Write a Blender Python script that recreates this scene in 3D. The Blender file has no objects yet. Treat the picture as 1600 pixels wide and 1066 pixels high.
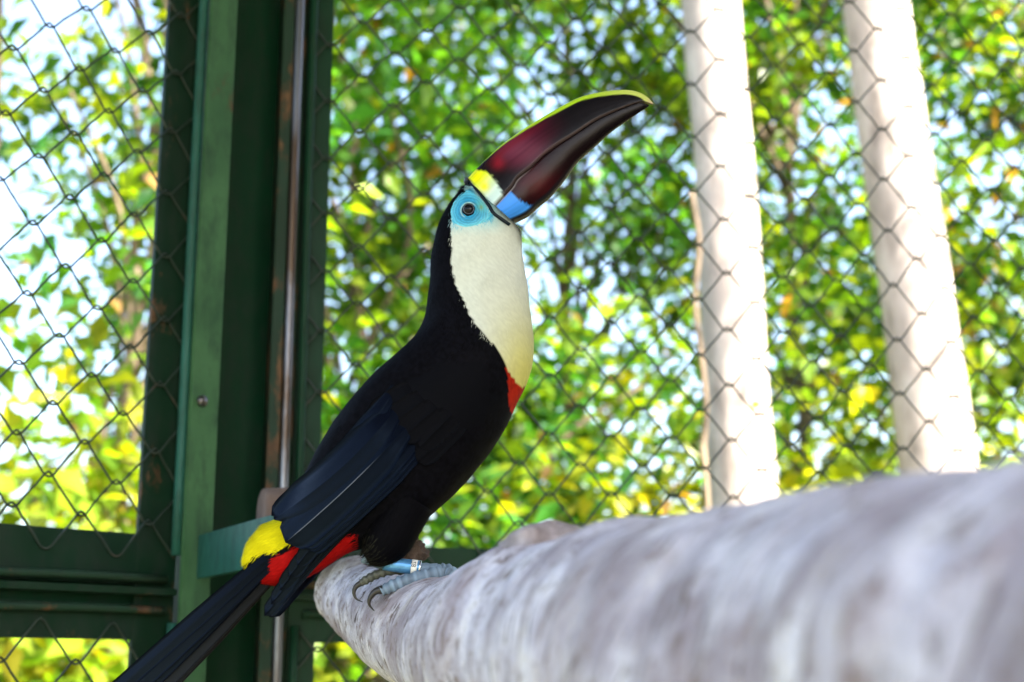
import bpy, math, random
import numpy as np
from mathutils import Vector, noise as mnoise

random.seed(7)
rng = np.random.default_rng(7)
scene = bpy.context.scene
col = scene.collection

# ------------------------------------------------------------------ camera, sky, sun, exposure
F = 2222.0                     # focal length in photo pixels (1600 wide)
PITCH = math.radians(13.17)
EYE = 1.5                      # eye height above the ground
CP, SP = math.cos(PITCH), math.sin(PITCH)

cam = bpy.data.objects.new('camera', bpy.data.cameras.new('camera'))
col.objects.link(cam)
cam.location = (0, 0, EYE)
cam.rotation_euler = (math.pi / 2 + PITCH, 0, 0)
cam.data.sensor_width = 36.0
cam.data.lens = 36.0 * F / 1600.0
cam.data.clip_start = 0.02
cam.data.clip_end = 1000
cam.data.dof.use_dof = True
cam.data.dof.focus_distance = 0.985
cam.data.dof.aperture_fstop = 7.3
scene.camera = cam

SUN_EL = math.radians(44)
SUN_AZ = math.radians(50)      # to the right of the line from the trees to the camera
TO_SUN = Vector((math.sin(SUN_AZ) * math.cos(SUN_EL), -math.cos(SUN_AZ) * math.cos(SUN_EL), math.sin(SUN_EL)))

world = bpy.data.worlds.new('World')
scene.world = world
world.use_nodes = True
wn = world.node_tree
sky = wn.nodes.new('ShaderNodeTexSky')
sky.sky_type = 'NISHITA'
sky.sun_disc = False
sky.sun_elevation = SUN_EL
sky.sun_rotation = math.pi - SUN_AZ
sky.air_density = 1.0
sky.dust_density = 4.5
sky.ozone_density = 1.0
bg = wn.nodes['Background']
wn.links.new(sky.outputs[0], bg.inputs[0])
bg.inputs[1].default_value = 0.15

sun = bpy.data.objects.new('sun', bpy.data.lights.new('sun', 'SUN'))
col.objects.link(sun)
sun.data.energy = 5.0
sun.data.angle = math.radians(0.5)
sun.data.color = (1.0, 0.93, 0.82)
sun.rotation_euler = (-TO_SUN).to_track_quat('-Z', 'Y').to_euler()

scene.view_settings.view_transform = 'Standard'
scene.view_settings.look = 'None'
scene.view_settings.gamma = 1.0
scene.view_settings.exposure = 2.65
scene.render.engine = 'CYCLES'
scene.cycles.use_denoising = True
scene.cycles.max_bounces = 8
scene.cycles.transparent_max_bounces = 8

# ------------------------------------------------------------------ projection helpers
R_ = np.array([1.0, 0, 0]); F_ = np.array([0, CP, SP]); U_ = np.array([0, -SP, CP])
E_ = np.array([0, 0, EYE])

def ray(px, py):
    return F_ + (px - 800) / F * R_ + (533 - py) / F * U_

def at(px, py, z):
    return E_ + z * ray(px, py)

def at_y(px, py, Y):
    r = ray(px, py)
    return E_ + r * (Y / r[1])

def hit(px, py, p0, d):
    """pixel -> (distance along a vertical wall through plan point p0 with plan direction d, height)"""
    r = ray(px, py)
    # E + s r = (p0 + u d, h)
    A = np.array([[r[0], -d[0]], [r[1], -d[1]]])
    s, u = np.linalg.solve(A, np.array(p0))
    return u, EYE + s * r[2]

# ------------------------------------------------------------------ mesh helpers
def tag(o, label=None, cat=None, group=None, kind=None):
    if label: o['label'] = label
    if cat: o['category'] = cat
    if group: o['group'] = group
    if kind: o['kind'] = kind
    return o

def empty(name, loc, label, cat, group=None):
    o = bpy.data.objects.new(name, None)
    col.objects.link(o)
    o.location = loc
    o.empty_display_size = 0.1
    return tag(o, label, cat, group)

def mesh_np(name, V, faces_flat, counts, smooth=True, colors=None, uvs=None):
    me = bpy.data.meshes.new(name)
    V = np.asarray(V, dtype=np.float32)
    faces_flat = np.asarray(faces_flat, dtype=np.int32).ravel()
    counts = np.asarray(counts, dtype=np.int32)
    me.vertices.add(len(V)); me.vertices.foreach_set('co', V.ravel())
    me.loops.add(len(faces_flat)); me.loops.foreach_set('vertex_index', faces_flat)
    me.polygons.add(len(counts))
    starts = np.concatenate([[0], np.cumsum(counts)[:-1]]).astype(np.int32)
    me.polygons.foreach_set('loop_start', starts)
    me.polygons.foreach_set('loop_total', counts)
    me.polygons.foreach_set('use_smooth', np.full(len(counts), smooth, dtype=bool))
    me.update(calc_edges=True)
    if colors is not None:
        c = np.ones((len(V), 4), dtype=np.float32); c[:, :3] = colors
        a = me.color_attributes.new('Col', 'FLOAT_COLOR', 'POINT')
        a.data.foreach_set('color', c.ravel())
    if uvs is not None:
        uvl = me.uv_layers.new(name='UVMap')
        uvl.data.foreach_set('uv', np.asarray(uvs, dtype=np.float32)[faces_flat].ravel())
    me.validate()
    return me

def link(name, me, m, parent=None):
    o = bpy.data.objects.new(name, me)
    if m is not None and not me.materials: me.materials.append(m)
    col.objects.link(o)
    if parent is not None:
        o.parent = parent
        base = parent.location.copy()
        pp = parent.parent
        while pp is not None:
            base = base + pp.location; pp = pp.parent
        o.location = -base            # mesh coordinates are world coordinates
    return o

def grid_faces(n, m, wrap=False):
    f = []
    mm = m if wrap else m - 1
    i = np.arange(n - 1)[:, None]; j = np.arange(mm)[None, :]
    a = i * m + j; b = i * m + (j + 1) % m; c = (i + 1) * m + (j + 1) % m; d = (i + 1) * m + j
    return np.stack([a, b, c, d], -1).reshape(-1, 4)

def tube_mesh(name, pts, radii, sides=8, cap=True, colors=None, squash=None):
    pts = np.asarray(pts, float); n = len(pts)
    radii = np.broadcast_to(np.asarray(radii, float), (n,)) if np.ndim(radii) < 2 else np.asarray(radii)
    tan = np.gradient(pts, axis=0)
    tan /= np.linalg.norm(tan, axis=1)[:, None] + 1e-12
    ref = np.array([0, 0, 1.0]) if abs(tan[0][2]) < 0.9 else np.array([1.0, 0, 0])
    V = np.zeros((n, sides, 3)); UV = np.zeros((n, sides, 2))
    x = ref - tan[0] * (ref @ tan[0]); x /= np.linalg.norm(x)
    L = 0
    for i in range(n):
        x = x - tan[i] * (x @ tan[i]); x /= np.linalg.norm(x)
        y = np.cross(tan[i], x)
        if i: L += np.linalg.norm(pts[i] - pts[i - 1])
        th = np.arange(sides) * 2 * math.pi / sides
        r = radii[i]
        V[i] = pts[i] + np.outer(np.cos(th) * r, x) + np.outer(np.sin(th) * r, y)
        UV[i, :, 0] = th / (2 * math.pi); UV[i, :, 1] = L
    F4 = grid_faces(n, sides, True)
    flat = list(F4.ravel()); counts = [4] * len(F4)
    if cap:
        flat += list(range(sides))[::-1]; counts.append(sides)
        flat += list(range((n - 1) * sides, n * sides)); counts.append(sides)
    cc = None
    if colors is not None: cc = np.repeat(np.asarray(colors), sides, axis=0)
    return mesh_np(name, V.reshape(-1, 3), flat, counts, True, cc, UV.reshape(-1, 2))

def catmull(P, n):
    P = np.asarray(P, float)
    if P.ndim == 1: P = P[:, None]
    k = len(P)
    Q = np.vstack([2 * P[0] - P[1], P, 2 * P[-1] - P[-2]])
    t = np.linspace(0, k - 1 - 1e-9, n)
    i = t.astype(int); f = (t - i)[:, None]
    p0, p1, p2, p3 = Q[i], Q[i + 1], Q[i + 2], Q[i + 3]
    return 0.5 * (2 * p1 + (p2 - p0) * f + (2 * p0 - 5 * p1 + 4 * p2 - p3) * f ** 2 + (3 * p1 - p0 - 3 * p2 + p3) * f ** 3)

def arc_resample(P, n):
    P = catmull(P, 400)
    s = np.concatenate([[0], np.cumsum(np.linalg.norm(np.diff(P, axis=0), axis=1))])
    t = np.linspace(0, s[-1], n)
    return np.stack([np.interp(t, s, P[:, k]) for k in range(P.shape[1])], 1)

def box_plan(name, quad, z0, z1, bevel=0.0015):
    """vertical prism on a plan polygon, edges bevelled"""
    import bmesh
    bm = bmesh.new()
    n = len(quad)
    area = sum(quad[i][0] * quad[(i + 1) % n][1] - quad[(i + 1) % n][0] * quad[i][1] for i in range(n))
    if area < 0: quad = quad[::-1]
    lo = [bm.verts.new((q[0], q[1], z0)) for q in quad]
    hi = [bm.verts.new((q[0], q[1], z1)) for q in quad]
    bm.faces.new(lo[::-1]); bm.faces.new(hi)
    for i in range(n):
        bm.faces.new((lo[i], lo[(i + 1) % n], hi[(i + 1) % n], hi[i]))
    if bevel:
        bmesh.ops.bevel(bm, geom=bm.edges[:], offset=bevel, segments=2, affect='EDGES', profile=0.7)
    me = bpy.data.meshes.new(name); bm.to_mesh(me); bm.free()
    return me

def inpoly(px, py, poly):
    px = np.asarray(px); py = np.asarray(py)
    ins = np.zeros(px.shape, bool)
    n = len(poly)
    for i in range(n):
        x0, y0 = poly[i]; x1, y1 = poly[(i + 1) % n]
        if y0 == y1: continue
        c = ((y0 > py) != (y1 > py)) & (px < (x1 - x0) * (py - y0) / (y1 - y0) + x0)
        ins ^= c
    return ins

def smooth01(a, b, x):
    t = np.clip((np.asarray(x, float) - a) / (b - a), 0, 1)
    return t * t * (3 - 2 * t)

# ------------------------------------------------------------------ materials
def new_mat(name):
    m = bpy.data.materials.new(name); m.use_nodes = True
    nt = m.node_tree
    return m, nt, nt.nodes['Principled BSDF']

def nd(nt, t, **kw):
    n = nt.nodes.new(t)
    for k, v in kw.items(): setattr(n, k, v)
    return n

def ramp(nt, fac, stops):
    r = nd(nt, 'ShaderNodeValToRGB')
    el = r.color_ramp.elements
    while len(el) > 1: el.remove(el[-1])
    el[0].position, el[0].color = stops[0][0], (*stops[0][1], 1)
    for p, c in stops[1:]:
        e = el.new(p); e.color = (*c, 1)
    nt.links.new(fac, r.inputs[0])
    return r.outputs[0]

def noise(nt, coord, scale, detail=4, rough=0.6, stretch=None):
    n = nd(nt, 'ShaderNodeTexNoise')
    n.inputs['Scale'].default_value = scale
    n.inputs['Detail'].default_value = detail
    n.inputs['Roughness'].default_value = rough
    if stretch is not None:
        mp = nd(nt, 'ShaderNodeMapping'); mp.inputs['Scale'].default_value = stretch
        nt.links.new(coord, mp.inputs[0]); coord = mp.outputs[0]
    nt.links.new(coord, n.inputs['Vector'])
    return n.outputs['Fac']

def mixc(nt, fac, a, b, mode='MIX'):
    n = nd(nt, 'ShaderNodeMix', data_type='RGBA', blend_type=mode)
    for k, v in ((0, fac), (6, a), (7, b)):
        if hasattr(v, 'default_value') or hasattr(v, 'is_linked'): nt.links.new(v, n.inputs[k])
        elif k == 0: n.inputs[0].default_value = v
        else: n.inputs[k].default_value = (*v, 1)
    return n.outputs[2]

def bump(nt, bsdf, h, strength=0.3, dist=0.002):
    b = nd(nt, 'ShaderNodeBump')
    b.inputs['Strength'].default_value = strength
    b.inputs['Distance'].default_value = dist
    nt.links.new(h, b.inputs['Height'])
    nt.links.new(b.outputs[0], bsdf.inputs['Normal'])

def geo_pos(nt):
    return nd(nt, 'ShaderNodeNewGeometry').outputs['Position']

def painted_steel(name, base, rust_amt, rough=0.45, pale_tone=None):
    m, nt, b = new_mat(name)
    p = geo_pos(nt)
    n1 = noise(nt, p, 9, 5, 0.65)
    n2 = noise(nt, p, 60, 6, 0.7, (1, 1, 0.35))
    n3 = noise(nt, p, 22, 6, 0.7, (1, 1, 0.5))
    c = mixc(nt, n1, tuple(x * 0.65 for x in base), tuple(min(1, x * 1.35) for x in (pale_tone or base)))
    c = mixc(nt, ramp(nt, n2, [(0.45, (0, 0, 0)), (0.75, (1, 1, 1))]), c, tuple(x * 0.55 + 0.012 for x in base))
    rm = ramp(nt, n3, [(0.72 - rust_amt, (0, 0, 0)), (0.79 - rust_amt, (1, 1, 1))])
    rc = ramp(nt, n2, [(0.3, (0.035, 0.018, 0.01)), (0.7, (0.15, 0.085, 0.045))])
    nt.links.new(mixc(nt, rm, c, rc), b.inputs['Base Color'])
    nt.links.new(ramp(nt, n2, [(0.2, (rough - 0.1,) * 3), (0.8, (rough + 0.25,) * 3)]), b.inputs['Roughness'])
    b.inputs['Specular IOR Level'].default_value = 0.16
    bump(nt, b, n2, 0.25, 0.001)
    return m

def attr_mat(name, rough=0.6, sheen=0.0, spec=0.5, bump_scale=None, bstr=0.2, coat=0.0):
    m, nt, b = new_mat(name)
    a = nd(nt, 'ShaderNodeVertexColor', layer_name='Col')
    nt.links.new(a.outputs[0], b.inputs['Base Color'])
    b.inputs['Roughness'].default_value = rough
    b.inputs['Specular IOR Level'].default_value = spec
    if sheen:
        b.inputs['Sheen Weight'].default_value = sheen
        b.inputs['Sheen Roughness'].default_value = 0.4
    if coat:
        b.inputs['Coat Weight'].default_value = coat
        b.inputs['Coat Roughness'].default_value = 0.15
    if bump_scale:
        bump(nt, b, noise(nt, geo_pos(nt), bump_scale, 4), bstr, 0.001)
    return m

M = {}
M['frame'] = painted_steel('green_paint', (0.002, 0.030, 0.012), -0.02, 0.45)
M['frame_pale'] = painted_steel('paler_green_paint', (0.013, 0.065, 0.026), 0.07, 0.5, (0.055, 0.13, 0.055))  # paler green than the other frame paint, rust patches added
M['frame_worn'] = painted_steel('worn_green_paint', (0.004, 0.021, 0.010), 0.14, 0.45)
M['rusty'] = painted_steel('rusty_steel', (0.012, 0.035, 0.02), 0.2, 0.5)
M['bracket'] = painted_steel('teal_green_paint', (0.012, 0.072, 0.05), -0.01, 0.4, (0.022, 0.10, 0.078))

m, nt, b = new_mat('wire_coating')
nn = noise(nt, geo_pos(nt), 40, 4)
nt.links.new(ramp(nt, nn, [(0.35, (0.006, 0.016, 0.011)), (0.6, (0.012, 0.026, 0.017)), (0.72, (0.04, 0.03, 0.02))]), b.inputs['Base Color'])
b.inputs['Roughness'].default_value = 0.5
M['wire'] = m

m, nt, b = new_mat('worn_bright_steel')
nn = noise(nt, geo_pos(nt), 30, 5, 0.6, (1, 1, 0.2))
nt.links.new(ramp(nt, nn, [(0.40, (0.16, 0.17, 0.19)), (0.55, (0.06, 0.04, 0.025))]), b.inputs['Base Color'])
b.inputs['Metallic'].default_value = 0.85
b.inputs['Roughness'].default_value = 0.28
M['steel'] = m

# perch wood: grey weathered, marks running round the log
m, nt, b = new_mat('weathered_wood')
uv = nd(nt, 'ShaderNodeUVMap').outputs[0]
p = geo_pos(nt)
warp = nd(nt, 'ShaderNodeVectorMath', operation='MULTIPLY_ADD')
wnz = nd(nt, 'ShaderNodeTexNoise'); wnz.inputs['Scale'].default_value = 14; nt.links.new(p, wnz.inputs['Vector'])
warp.inputs[1].default_value = (0.22, 0.075, 0.0)
nt.links.new(wnz.outputs['Color'], warp.inputs[0]); nt.links.new(uv, warp.inputs[2])
uw = warp.outputs[0]
s1 = noise(nt, uw, 1.0, 6, 0.6, (5.0, 15, 1))
s2 = noise(nt, uw, 1.0, 5, 0.65, (16.0, 300, 1))
s3 = noise(nt, uw, 1.0, 6, 0.7, (14.0, 48, 1))
bs = noise(nt, p, 34, 8, 0.72)
bl = noise(nt, p, 15, 5, 0.6)
fl = noise(nt, p, 75, 7, 0.72)
cm = noise(nt, p, 40, 3, 0.5)
sp_ = noise(nt, p, 520, 4, 0.6)
c = ramp(nt, bs, [(0.30, (0.35, 0.30, 0.36)), (0.44, (0.58, 0.54, 0.61)), (0.55, (0.76, 0.72, 0.78)), (0.68, (0.80, 0.74, 0.68))])
c = mixc(nt, ramp(nt, s1, [(0.38, (0.9, 0.9, 0.9)), (0.54, (0, 0, 0))]), c, (0.33, 0.27, 0.30))
c = mixc(nt, ramp(nt, s3, [(0.56, (0, 0, 0)), (0.64, (0.85, 0.85, 0.85))]), c, (0.22, 0.155, 0.135))
c = mixc(nt, ramp(nt, bl, [(0.52, (0, 0, 0)), (0.66, (0.6, 0.6, 0.6))]), c, (0.33, 0.27, 0.28))
c = mixc(nt, ramp(nt, fl, [(0.57, (0, 0, 0)), (0.61, (0.8, 0.8, 0.8))]), c, (0.21, 0.145, 0.12))
ck = nd(nt, 'ShaderNodeMath', operation='MULTIPLY')
nt.links.new(ramp(nt, s2, [(0.38, (1, 1, 1)), (0.43, (0, 0, 0))]), ck.inputs[0])
nt.links.new(ramp(nt, cm, [(0.42, (0, 0, 0)), (0.52, (1, 1, 1))]), ck.inputs[1])
c = mixc(nt, ck.outputs[0], c, (0.09, 0.06, 0.05))
c = mixc(nt, ramp(nt, sp_, [(0.34, (0.55, 0.55, 0.55)), (0.42, (0, 0, 0))]), c, (0.2, 0.15, 0.13))
nt.links.new(c, b.inputs['Base Color'])
b.inputs['Roughness'].default_value = 0.8
hh = nd(nt, 'ShaderNodeMath', operation='ADD')
nt.links.new(fl, hh.inputs[0]); nt.links.new(s2, hh.inputs[1])
bump(nt, b, hh.outputs[0], 0.8, 0.003)
M['perch'] = m

def bark(name, c0, c1, c2, sc=14):
    m, nt, b = new_mat(name)
    p = geo_pos(nt)
    n1 = noise(nt, p, sc, 6, 0.65, (1, 1, 0.35))
    n2 = noise(nt, p, sc * 0.3, 3, 0.5)
    c = ramp(nt, n1, [(0.32, c0), (0.5, c1), (0.7, c2)])
    c = mixc(nt, ramp(nt, n2, [(0.45, (0, 0, 0)), (0.65, (0.7, 0.7, 0.7))]), c, tuple(x * 0.75 for x in c1))
    nt.links.new(c, b.inputs['Base Color'])
    b.inputs['Roughness'].default_value = 0.85
    bump(nt, b, n1, 0.6, 0.01)
    return m
M['pale_bark'] = bark('pale_bark', (0.20, 0.165, 0.14), (0.42, 0.36, 0.32), (0.52, 0.47, 0.43))
M['brown_bark'] = bark('brown_bark', (0.05, 0.035, 0.022), (0.12, 0.085, 0.055), (0.2, 0.15, 0.1))
M['tan_bark'] = bark('tan_bark', (0.07, 0.048, 0.03), (0.15, 0.11, 0.07), (0.22, 0.17, 0.11))
M['knob_bark'] = bark('rough_brown_bark', (0.04, 0.025, 0.018), (0.11, 0.075, 0.055), (0.2, 0.15, 0.12), 120)
M['knot_wood'] = bark('knot_wood', (0.17, 0.135, 0.13), (0.30, 0.255, 0.26), (0.42, 0.37, 0.385), 60)
M['cut_wood'] = bark('cut_end_wood', (0.07, 0.045, 0.033), (0.15, 0.10, 0.078), (0.22, 0.16, 0.13), 50)

def leaf_mat(name):
    m = bpy.data.materials.new(name); m.use_nodes = True
    nt = m.node_tree
    b = nt.nodes['Principled BSDF']
    a = nd(nt, 'ShaderNodeVertexColor', layer_name='Col')
    nt.links.new(a.outputs[0], b.inputs['Base Color'])
    b.inputs['Roughness'].default_value = 0.35
    b.inputs['Specular IOR Level'].default_value = 0.22
    tr = nd(nt, 'ShaderNodeBsdfTranslucent')
    tc = mixc(nt, 1.0, a.outputs[0], (2.3, 2.0, 0.4), 'MULTIPLY')
    nt.links.new(tc, tr.inputs[0])
    mx = nd(nt, 'ShaderNodeMixShader'); mx.inputs[0].default_value = 0.5
    nt.links.new(b.outputs[0], mx.inputs[1]); nt.links.new(tr.outputs[0], mx.inputs[2])
    nt.links.new(mx.outputs[0], nt.nodes['Material Output'].inputs[0])
    return m
M['leaf'] = leaf_mat('leaf')

m, nt, b = new_mat('leaf_litter')
p = geo_pos(nt)
n1 = noise(nt, p, 6, 6, 0.7); n2 = noise(nt, p, 0.6, 3)
c = ramp(nt, n1, [(0.35, (0.06, 0.045, 0.025)), (0.5, (0.17, 0.13, 0.08)), (0.65, (0.28, 0.22, 0.14))])
c = mixc(nt, ramp(nt, n2, [(0.4, (0, 0, 0)), (0.6, (1, 1, 1))]), c, (0.06, 0.10, 0.025))
nt.links.new(c, b.inputs['Base Color']); b.inputs['Roughness'].default_value = 0.9
bump(nt, b, n1, 0.6, 0.02)
M['ground'] = m

m, nt, b = new_mat('lime_plaster')
n1 = noise(nt, geo_pos(nt), 3, 5)
nt.links.new(ramp(nt, n1, [(0.3, (0.16, 0.14, 0.11)), (0.7, (0.24, 0.21, 0.17))]), b.inputs['Base Color'])
b.inputs['Roughness'].default_value = 0.9
M['plaster'] = m
M['roof_tin'] = painted_steel('roof_tin', (0.2, 0.2, 0.2), 0.0, 0.5)

M['plumage'] = attr_mat('plumage', 0.7, 0.0, 0.03)
M['strand'] = attr_mat('plumage_barbs', 0.6, 0.0, 0.03)
M['bill'] = attr_mat('bill_horn', 0.26, 0, 0.12, 260, 0.15)
M['skin'] = attr_mat('blue_bare_skin', 0.5, 0, 0.4)
M['foot'] = attr_mat('blue_scaly_skin', 0.55, 0, 0.4, 420, 0.5)
M['claw'] = attr_mat('dark_claw', 0.35, 0, 0.5)

m, nt, b = new_mat('flight_feather')
a = nd(nt, 'ShaderNodeVertexColor', layer_name='Col')
uv = nd(nt, 'ShaderNodeUVMap').outputs[0]
bn = noise(nt, uv, 1.0, 5, 0.7, (2.5, 90, 1))
c = mixc(nt, ramp(nt, bn, [(0.3, (0, 0, 0)), (0.7, (1, 1, 1))]), a.outputs[0], (1.6, 1.6, 1.8), 'MULTIPLY')
nt.links.new(c, b.inputs['Base Color'])
b.inputs['Roughness'].default_value = 0.4
sx = nd(nt, 'ShaderNodeSeparateXYZ'); nt.links.new(uv, sx.inputs[0])
mr = nd(nt, 'ShaderNodeMapRange'); nt.links.new(sx.outputs[1], mr.inputs[0])
mr.inputs[1].default_value = 0.0; mr.inputs[2].default_value = 2.8; mr.inputs[3].default_value = 0.03; mr.inputs[4].default_value = 0.15
nt.links.new(mr.outputs[0], b.inputs['Specular IOR Level'])   # looser, glossier vanes towards the tips
b.inputs['Specular Tint'].default_value = (0.4, 0.65, 1.0, 1)
bump(nt, b, bn, 0.25, 0.0008)
M['feather'] = m

def plain(name, c, rough=0.4, metal=0.0, spec=0.5):
    m, nt, b = new_mat(name)
    n = noise(nt, geo_pos(nt), 300, 3)
    nt.links.new(ramp(nt, n, [(0.3, tuple(x * 0.8 for x in c)), (0.7, tuple(min(1, x * 1.15) for x in c))]), b.inputs['Base Color'])
    b.inputs['Roughness'].default_value = rough
    b.inputs['Metallic'].default_value = metal
    b.inputs['Specular IOR Level'].default_value = spec
    return m
M['eye'] = plain('dark_eye', (0.005, 0.006, 0.009), 0.03, 0.0, 0.2)
M['pupil'] = plain('pupil', (0.002, 0.002, 0.002), 0.04)
M['eyering'] = plain('pale_blue_ring', (0.26, 0.50, 0.56), 0.45)
M['ring_blue'] = plain('blue_anodised_ring', (0.10, 0.30, 0.58), 0.32, 0.45)
M['ring_white'] = plain('white_ring_label', (0.7, 0.7, 0.66), 0.4)
M['ink'] = plain('dark_ink', (0.012, 0.012, 0.02), 0.5)
M['silver'] = plain('silver_edge', (0.6, 0.62, 0.64), 0.25, 0.9)

# ------------------------------------------------------------------ ground
S = 300.0; n = 61
gx = np.linspace(-1, 1, n); gx = np.sign(gx) * np.abs(gx) ** 2.2 * S
X, Y = np.meshgrid(gx, gx)
Z = np.array([[0.06 * mnoise.noise(Vector((x * 0.4, y * 0.4, 0))) for x in gx] for y in gx])
Z *= np.clip((np.hypot(X, Y) - 1.5) / 3, 0, 1)
ground = link('ground', mesh_np('ground', np.stack([X, Y, Z], -1).reshape(-1, 3), grid_faces(n, n), [4] * (n - 1) ** 2), M['ground'])
tag(ground, 'brown leaf-strewn earth under the trees', 'ground', kind='structure')

# ------------------------------------------------------------------ aviary: two panels meeting at a corner post
aL = math.radians(44.3); aR = math.radians(75.8)
DL = np.array([math.sin(aL), math.cos(aL)]); DR = np.array([math.sin(aR), math.cos(aR)])
NL = np.array([DL[1], -DL[0]]); NR = np.array([DR[1], -DR[0]])     # plan normals on the camera's side
CORNER = np.array([-0.264, 1.553])
uL = lambda px, py=500: hit(px, py, CORNER, DL)[0]
uR = lambda px, py=500: hit(px, py, CORNER, DR)[0]
pL = lambda u, off=0.0: CORNER + DL * u + NL * off
pR = lambda u, off=0.0: CORNER + DR * u + NR * off
TOP = 3.1
H_UP1, H_UP0 = EYE + 0.138, EYE + 0.087
H_MID1, H_MID0 = EYE + 0.084, EYE + 0.077
H_LO1, H_LO0 = EYE + 0.068, EYE + 0.033

frame = empty('aviary_frame', (CORNER[0], CORNER[1], 0), 'dark green steel aviary frame with corner post and rails behind the toucan', 'frame')

def panel_box(name, P, u0, u1, f0, f1, z0, z1, mat, bevel=0.0012):
    q = [P(u0, f0), P(u1, f0), P(u1, f1), P(u0, f1)]
    return link(name, box_plan(name, q, z0, z1, bevel), M[mat], frame)

# uprights behind the mesh edges (angle iron: face plate plus a return flange)
l0, l1 = uL(241), uL(300)
panel_box('upright', pL, l0, l1, -0.012, -0.006, 0.0, TOP, 'frame_worn')
panel_box('upright_flange', pL, l1 - 0.005, l1, -0.046, -0.0125, 0.0, TOP, 'frame')
r0, r1 = uR(466), uR(508)
panel_box('upright', pR, r0, r1, -0.012, -0.006, 0.0, TOP, 'frame')
panel_box('upright_flange', pR, r0, r0 + 0.005, -0.046, -0.0125, 0.0, TOP, 'frame')
# corner post: paler green face plate on the left, deep web, rusty right lip and bright worn bar
c0, c1 = uL(293), uL(335)
panel_box('post_face', pL, c0, c1, 0.010, 0.016, 0.0, TOP, 'frame_pale')
panel_box('post_side', pL, c1 - 0.004, c1 - 0.0005, -0.075, 0.0095, 0.0, TOP, 'rusty', 0.0008)
w0, w1 = pL(c1 - 0.006, -0.072), pR(uR(440), -0.055)
dv = (w1 - w0) / np.linalg.norm(w1 - w0); nv = np.array([dv[1], -dv[0]])
link('post_web', box_plan('post_web', [w0, w1 + dv * 0.02, w1 + dv * 0.02 - nv * 0.006, w0 - nv * 0.006], 0.0, TOP), M['frame'], frame)
q0 = uR(424)
panel_box('post_lip', pR, q0, uR(444), -0.058, 0.008, 0.0, TOP, 'rusty', 0.002)

def vrod(name, xy, r, z0, z1, mat, wob=0.0):
    zs = np.linspace(z0, z1, 24)
    pts = [(xy[0] + wob * math.sin(z * 5.1), xy[1] + wob * math.cos(z * 3.7), z) for z in zs]
    return link(name, tube_mesh(name, pts, r, 12), M[mat], frame)
vrod('post_bar', pR(uR(450), 0.010), 0.0058, 0.0, TOP, 'steel', 0.0006)
vrod('post_bar', pR(uR(459), 0.004), 0.0026, 0.0, TOP, 'rusty', 0.0006)
vrod('mesh_rod', pL(uL(290), 0.004), 0.0055, EYE + 0.118, TOP, 'bracket', 0.0008)
vrod('mesh_rod', pL(uL(290), 0.004), 0.0055, 0.2, EYE + 0.05, 'bracket', 0.0008)
vrod('mesh_rod', pR(uR(475), 0.004), 0.0045, EYE + 0.118, TOP, 'frame', 0.0008)
vrod('mesh_rod', pR(uR(475), 0.004), 0.0045, 0.2, EYE + 0.05, 'frame', 0.0008)
# bolt head on the paler post face
bu, bz = hit(302, 630, CORNER, DL)
pts = [np.array([*pL(bu, o), bz]) for o in (0.0155, 0.018, 0.0205, 0.0215)]
link('bolt', tube_mesh('bolt', pts, [0.0065, 0.0062, 0.0045, 0.001], 12), M['steel'], frame)

LX0 = -1.35; RX1 = 1.75
def rails(P, ua, ub, first):
    panel_box('rail', P, ua, ub, -0.0135, -0.0065, H_UP0, H_UP1, 'frame_worn' if first else 'frame')
    panel_box('rail_lip', P, ua, ub, -0.0132, 0.009, H_MID0, H_MID1, 'frame_worn')
    panel_box('rail_flange', P, ua, ub, -0.045, -0.014, H_LO1 - 0.004, H_UP0 + 0.004, 'frame')
    panel_box('rail', P, ua, ub, -0.0135, -0.0065, H_LO0, H_LO1, 'frame_worn' if first else 'frame')
    for zc in (H_UP0 + 0.006, H_LO1 - 0.006):
        pts = [np.array([*P(u, 0.003), zc + 0.0008 * math.sin(u * 23)]) for u in np.linspace(ua + 0.01, ub - 0.01, 30)]
        link('mesh_rod', tube_mesh('mesh_rod', pts, 0.004, 10), M['rusty'], frame)
rails(pL, LX0, l1 - 0.006, True)
rails(pR, r0 + 0.006, RX1, False)
# far uprights and top rails that close the panels (beyond the frame edges)
for P, ue in ((pL, LX0), (pR, RX1)):
    panel_box('upright', P, ue - 0.045, ue, -0.012, -0.004, 0.0, TOP, 'frame')
panel_box('top_rail', pL, LX0, -0.05, -0.02, -0.008, TOP - 0.05, TOP - 0.002, 'frame')
panel_box('top_rail', pR, 0.05, RX1, -0.02, -0.008, TOP - 0.05, TOP - 0.002, 'frame')

# bracket that carries the perches: flat bar from the post towards the bird
B0 = pL(uL(309), 0.022); BD = np.array([0.48, -0.877]); BN = np.array([BD[1], -BD[0]])
bq = [B0, B0 + BD * 0.33, B0 + BD * 0.33 + BN * -0.006, B0 + BN * -0.006]
link('perch_bracket', box_plan('perch_bracket', bq, EYE + 0.094, EYE + 0.138, 0.001), M['bracket'], frame)

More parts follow.
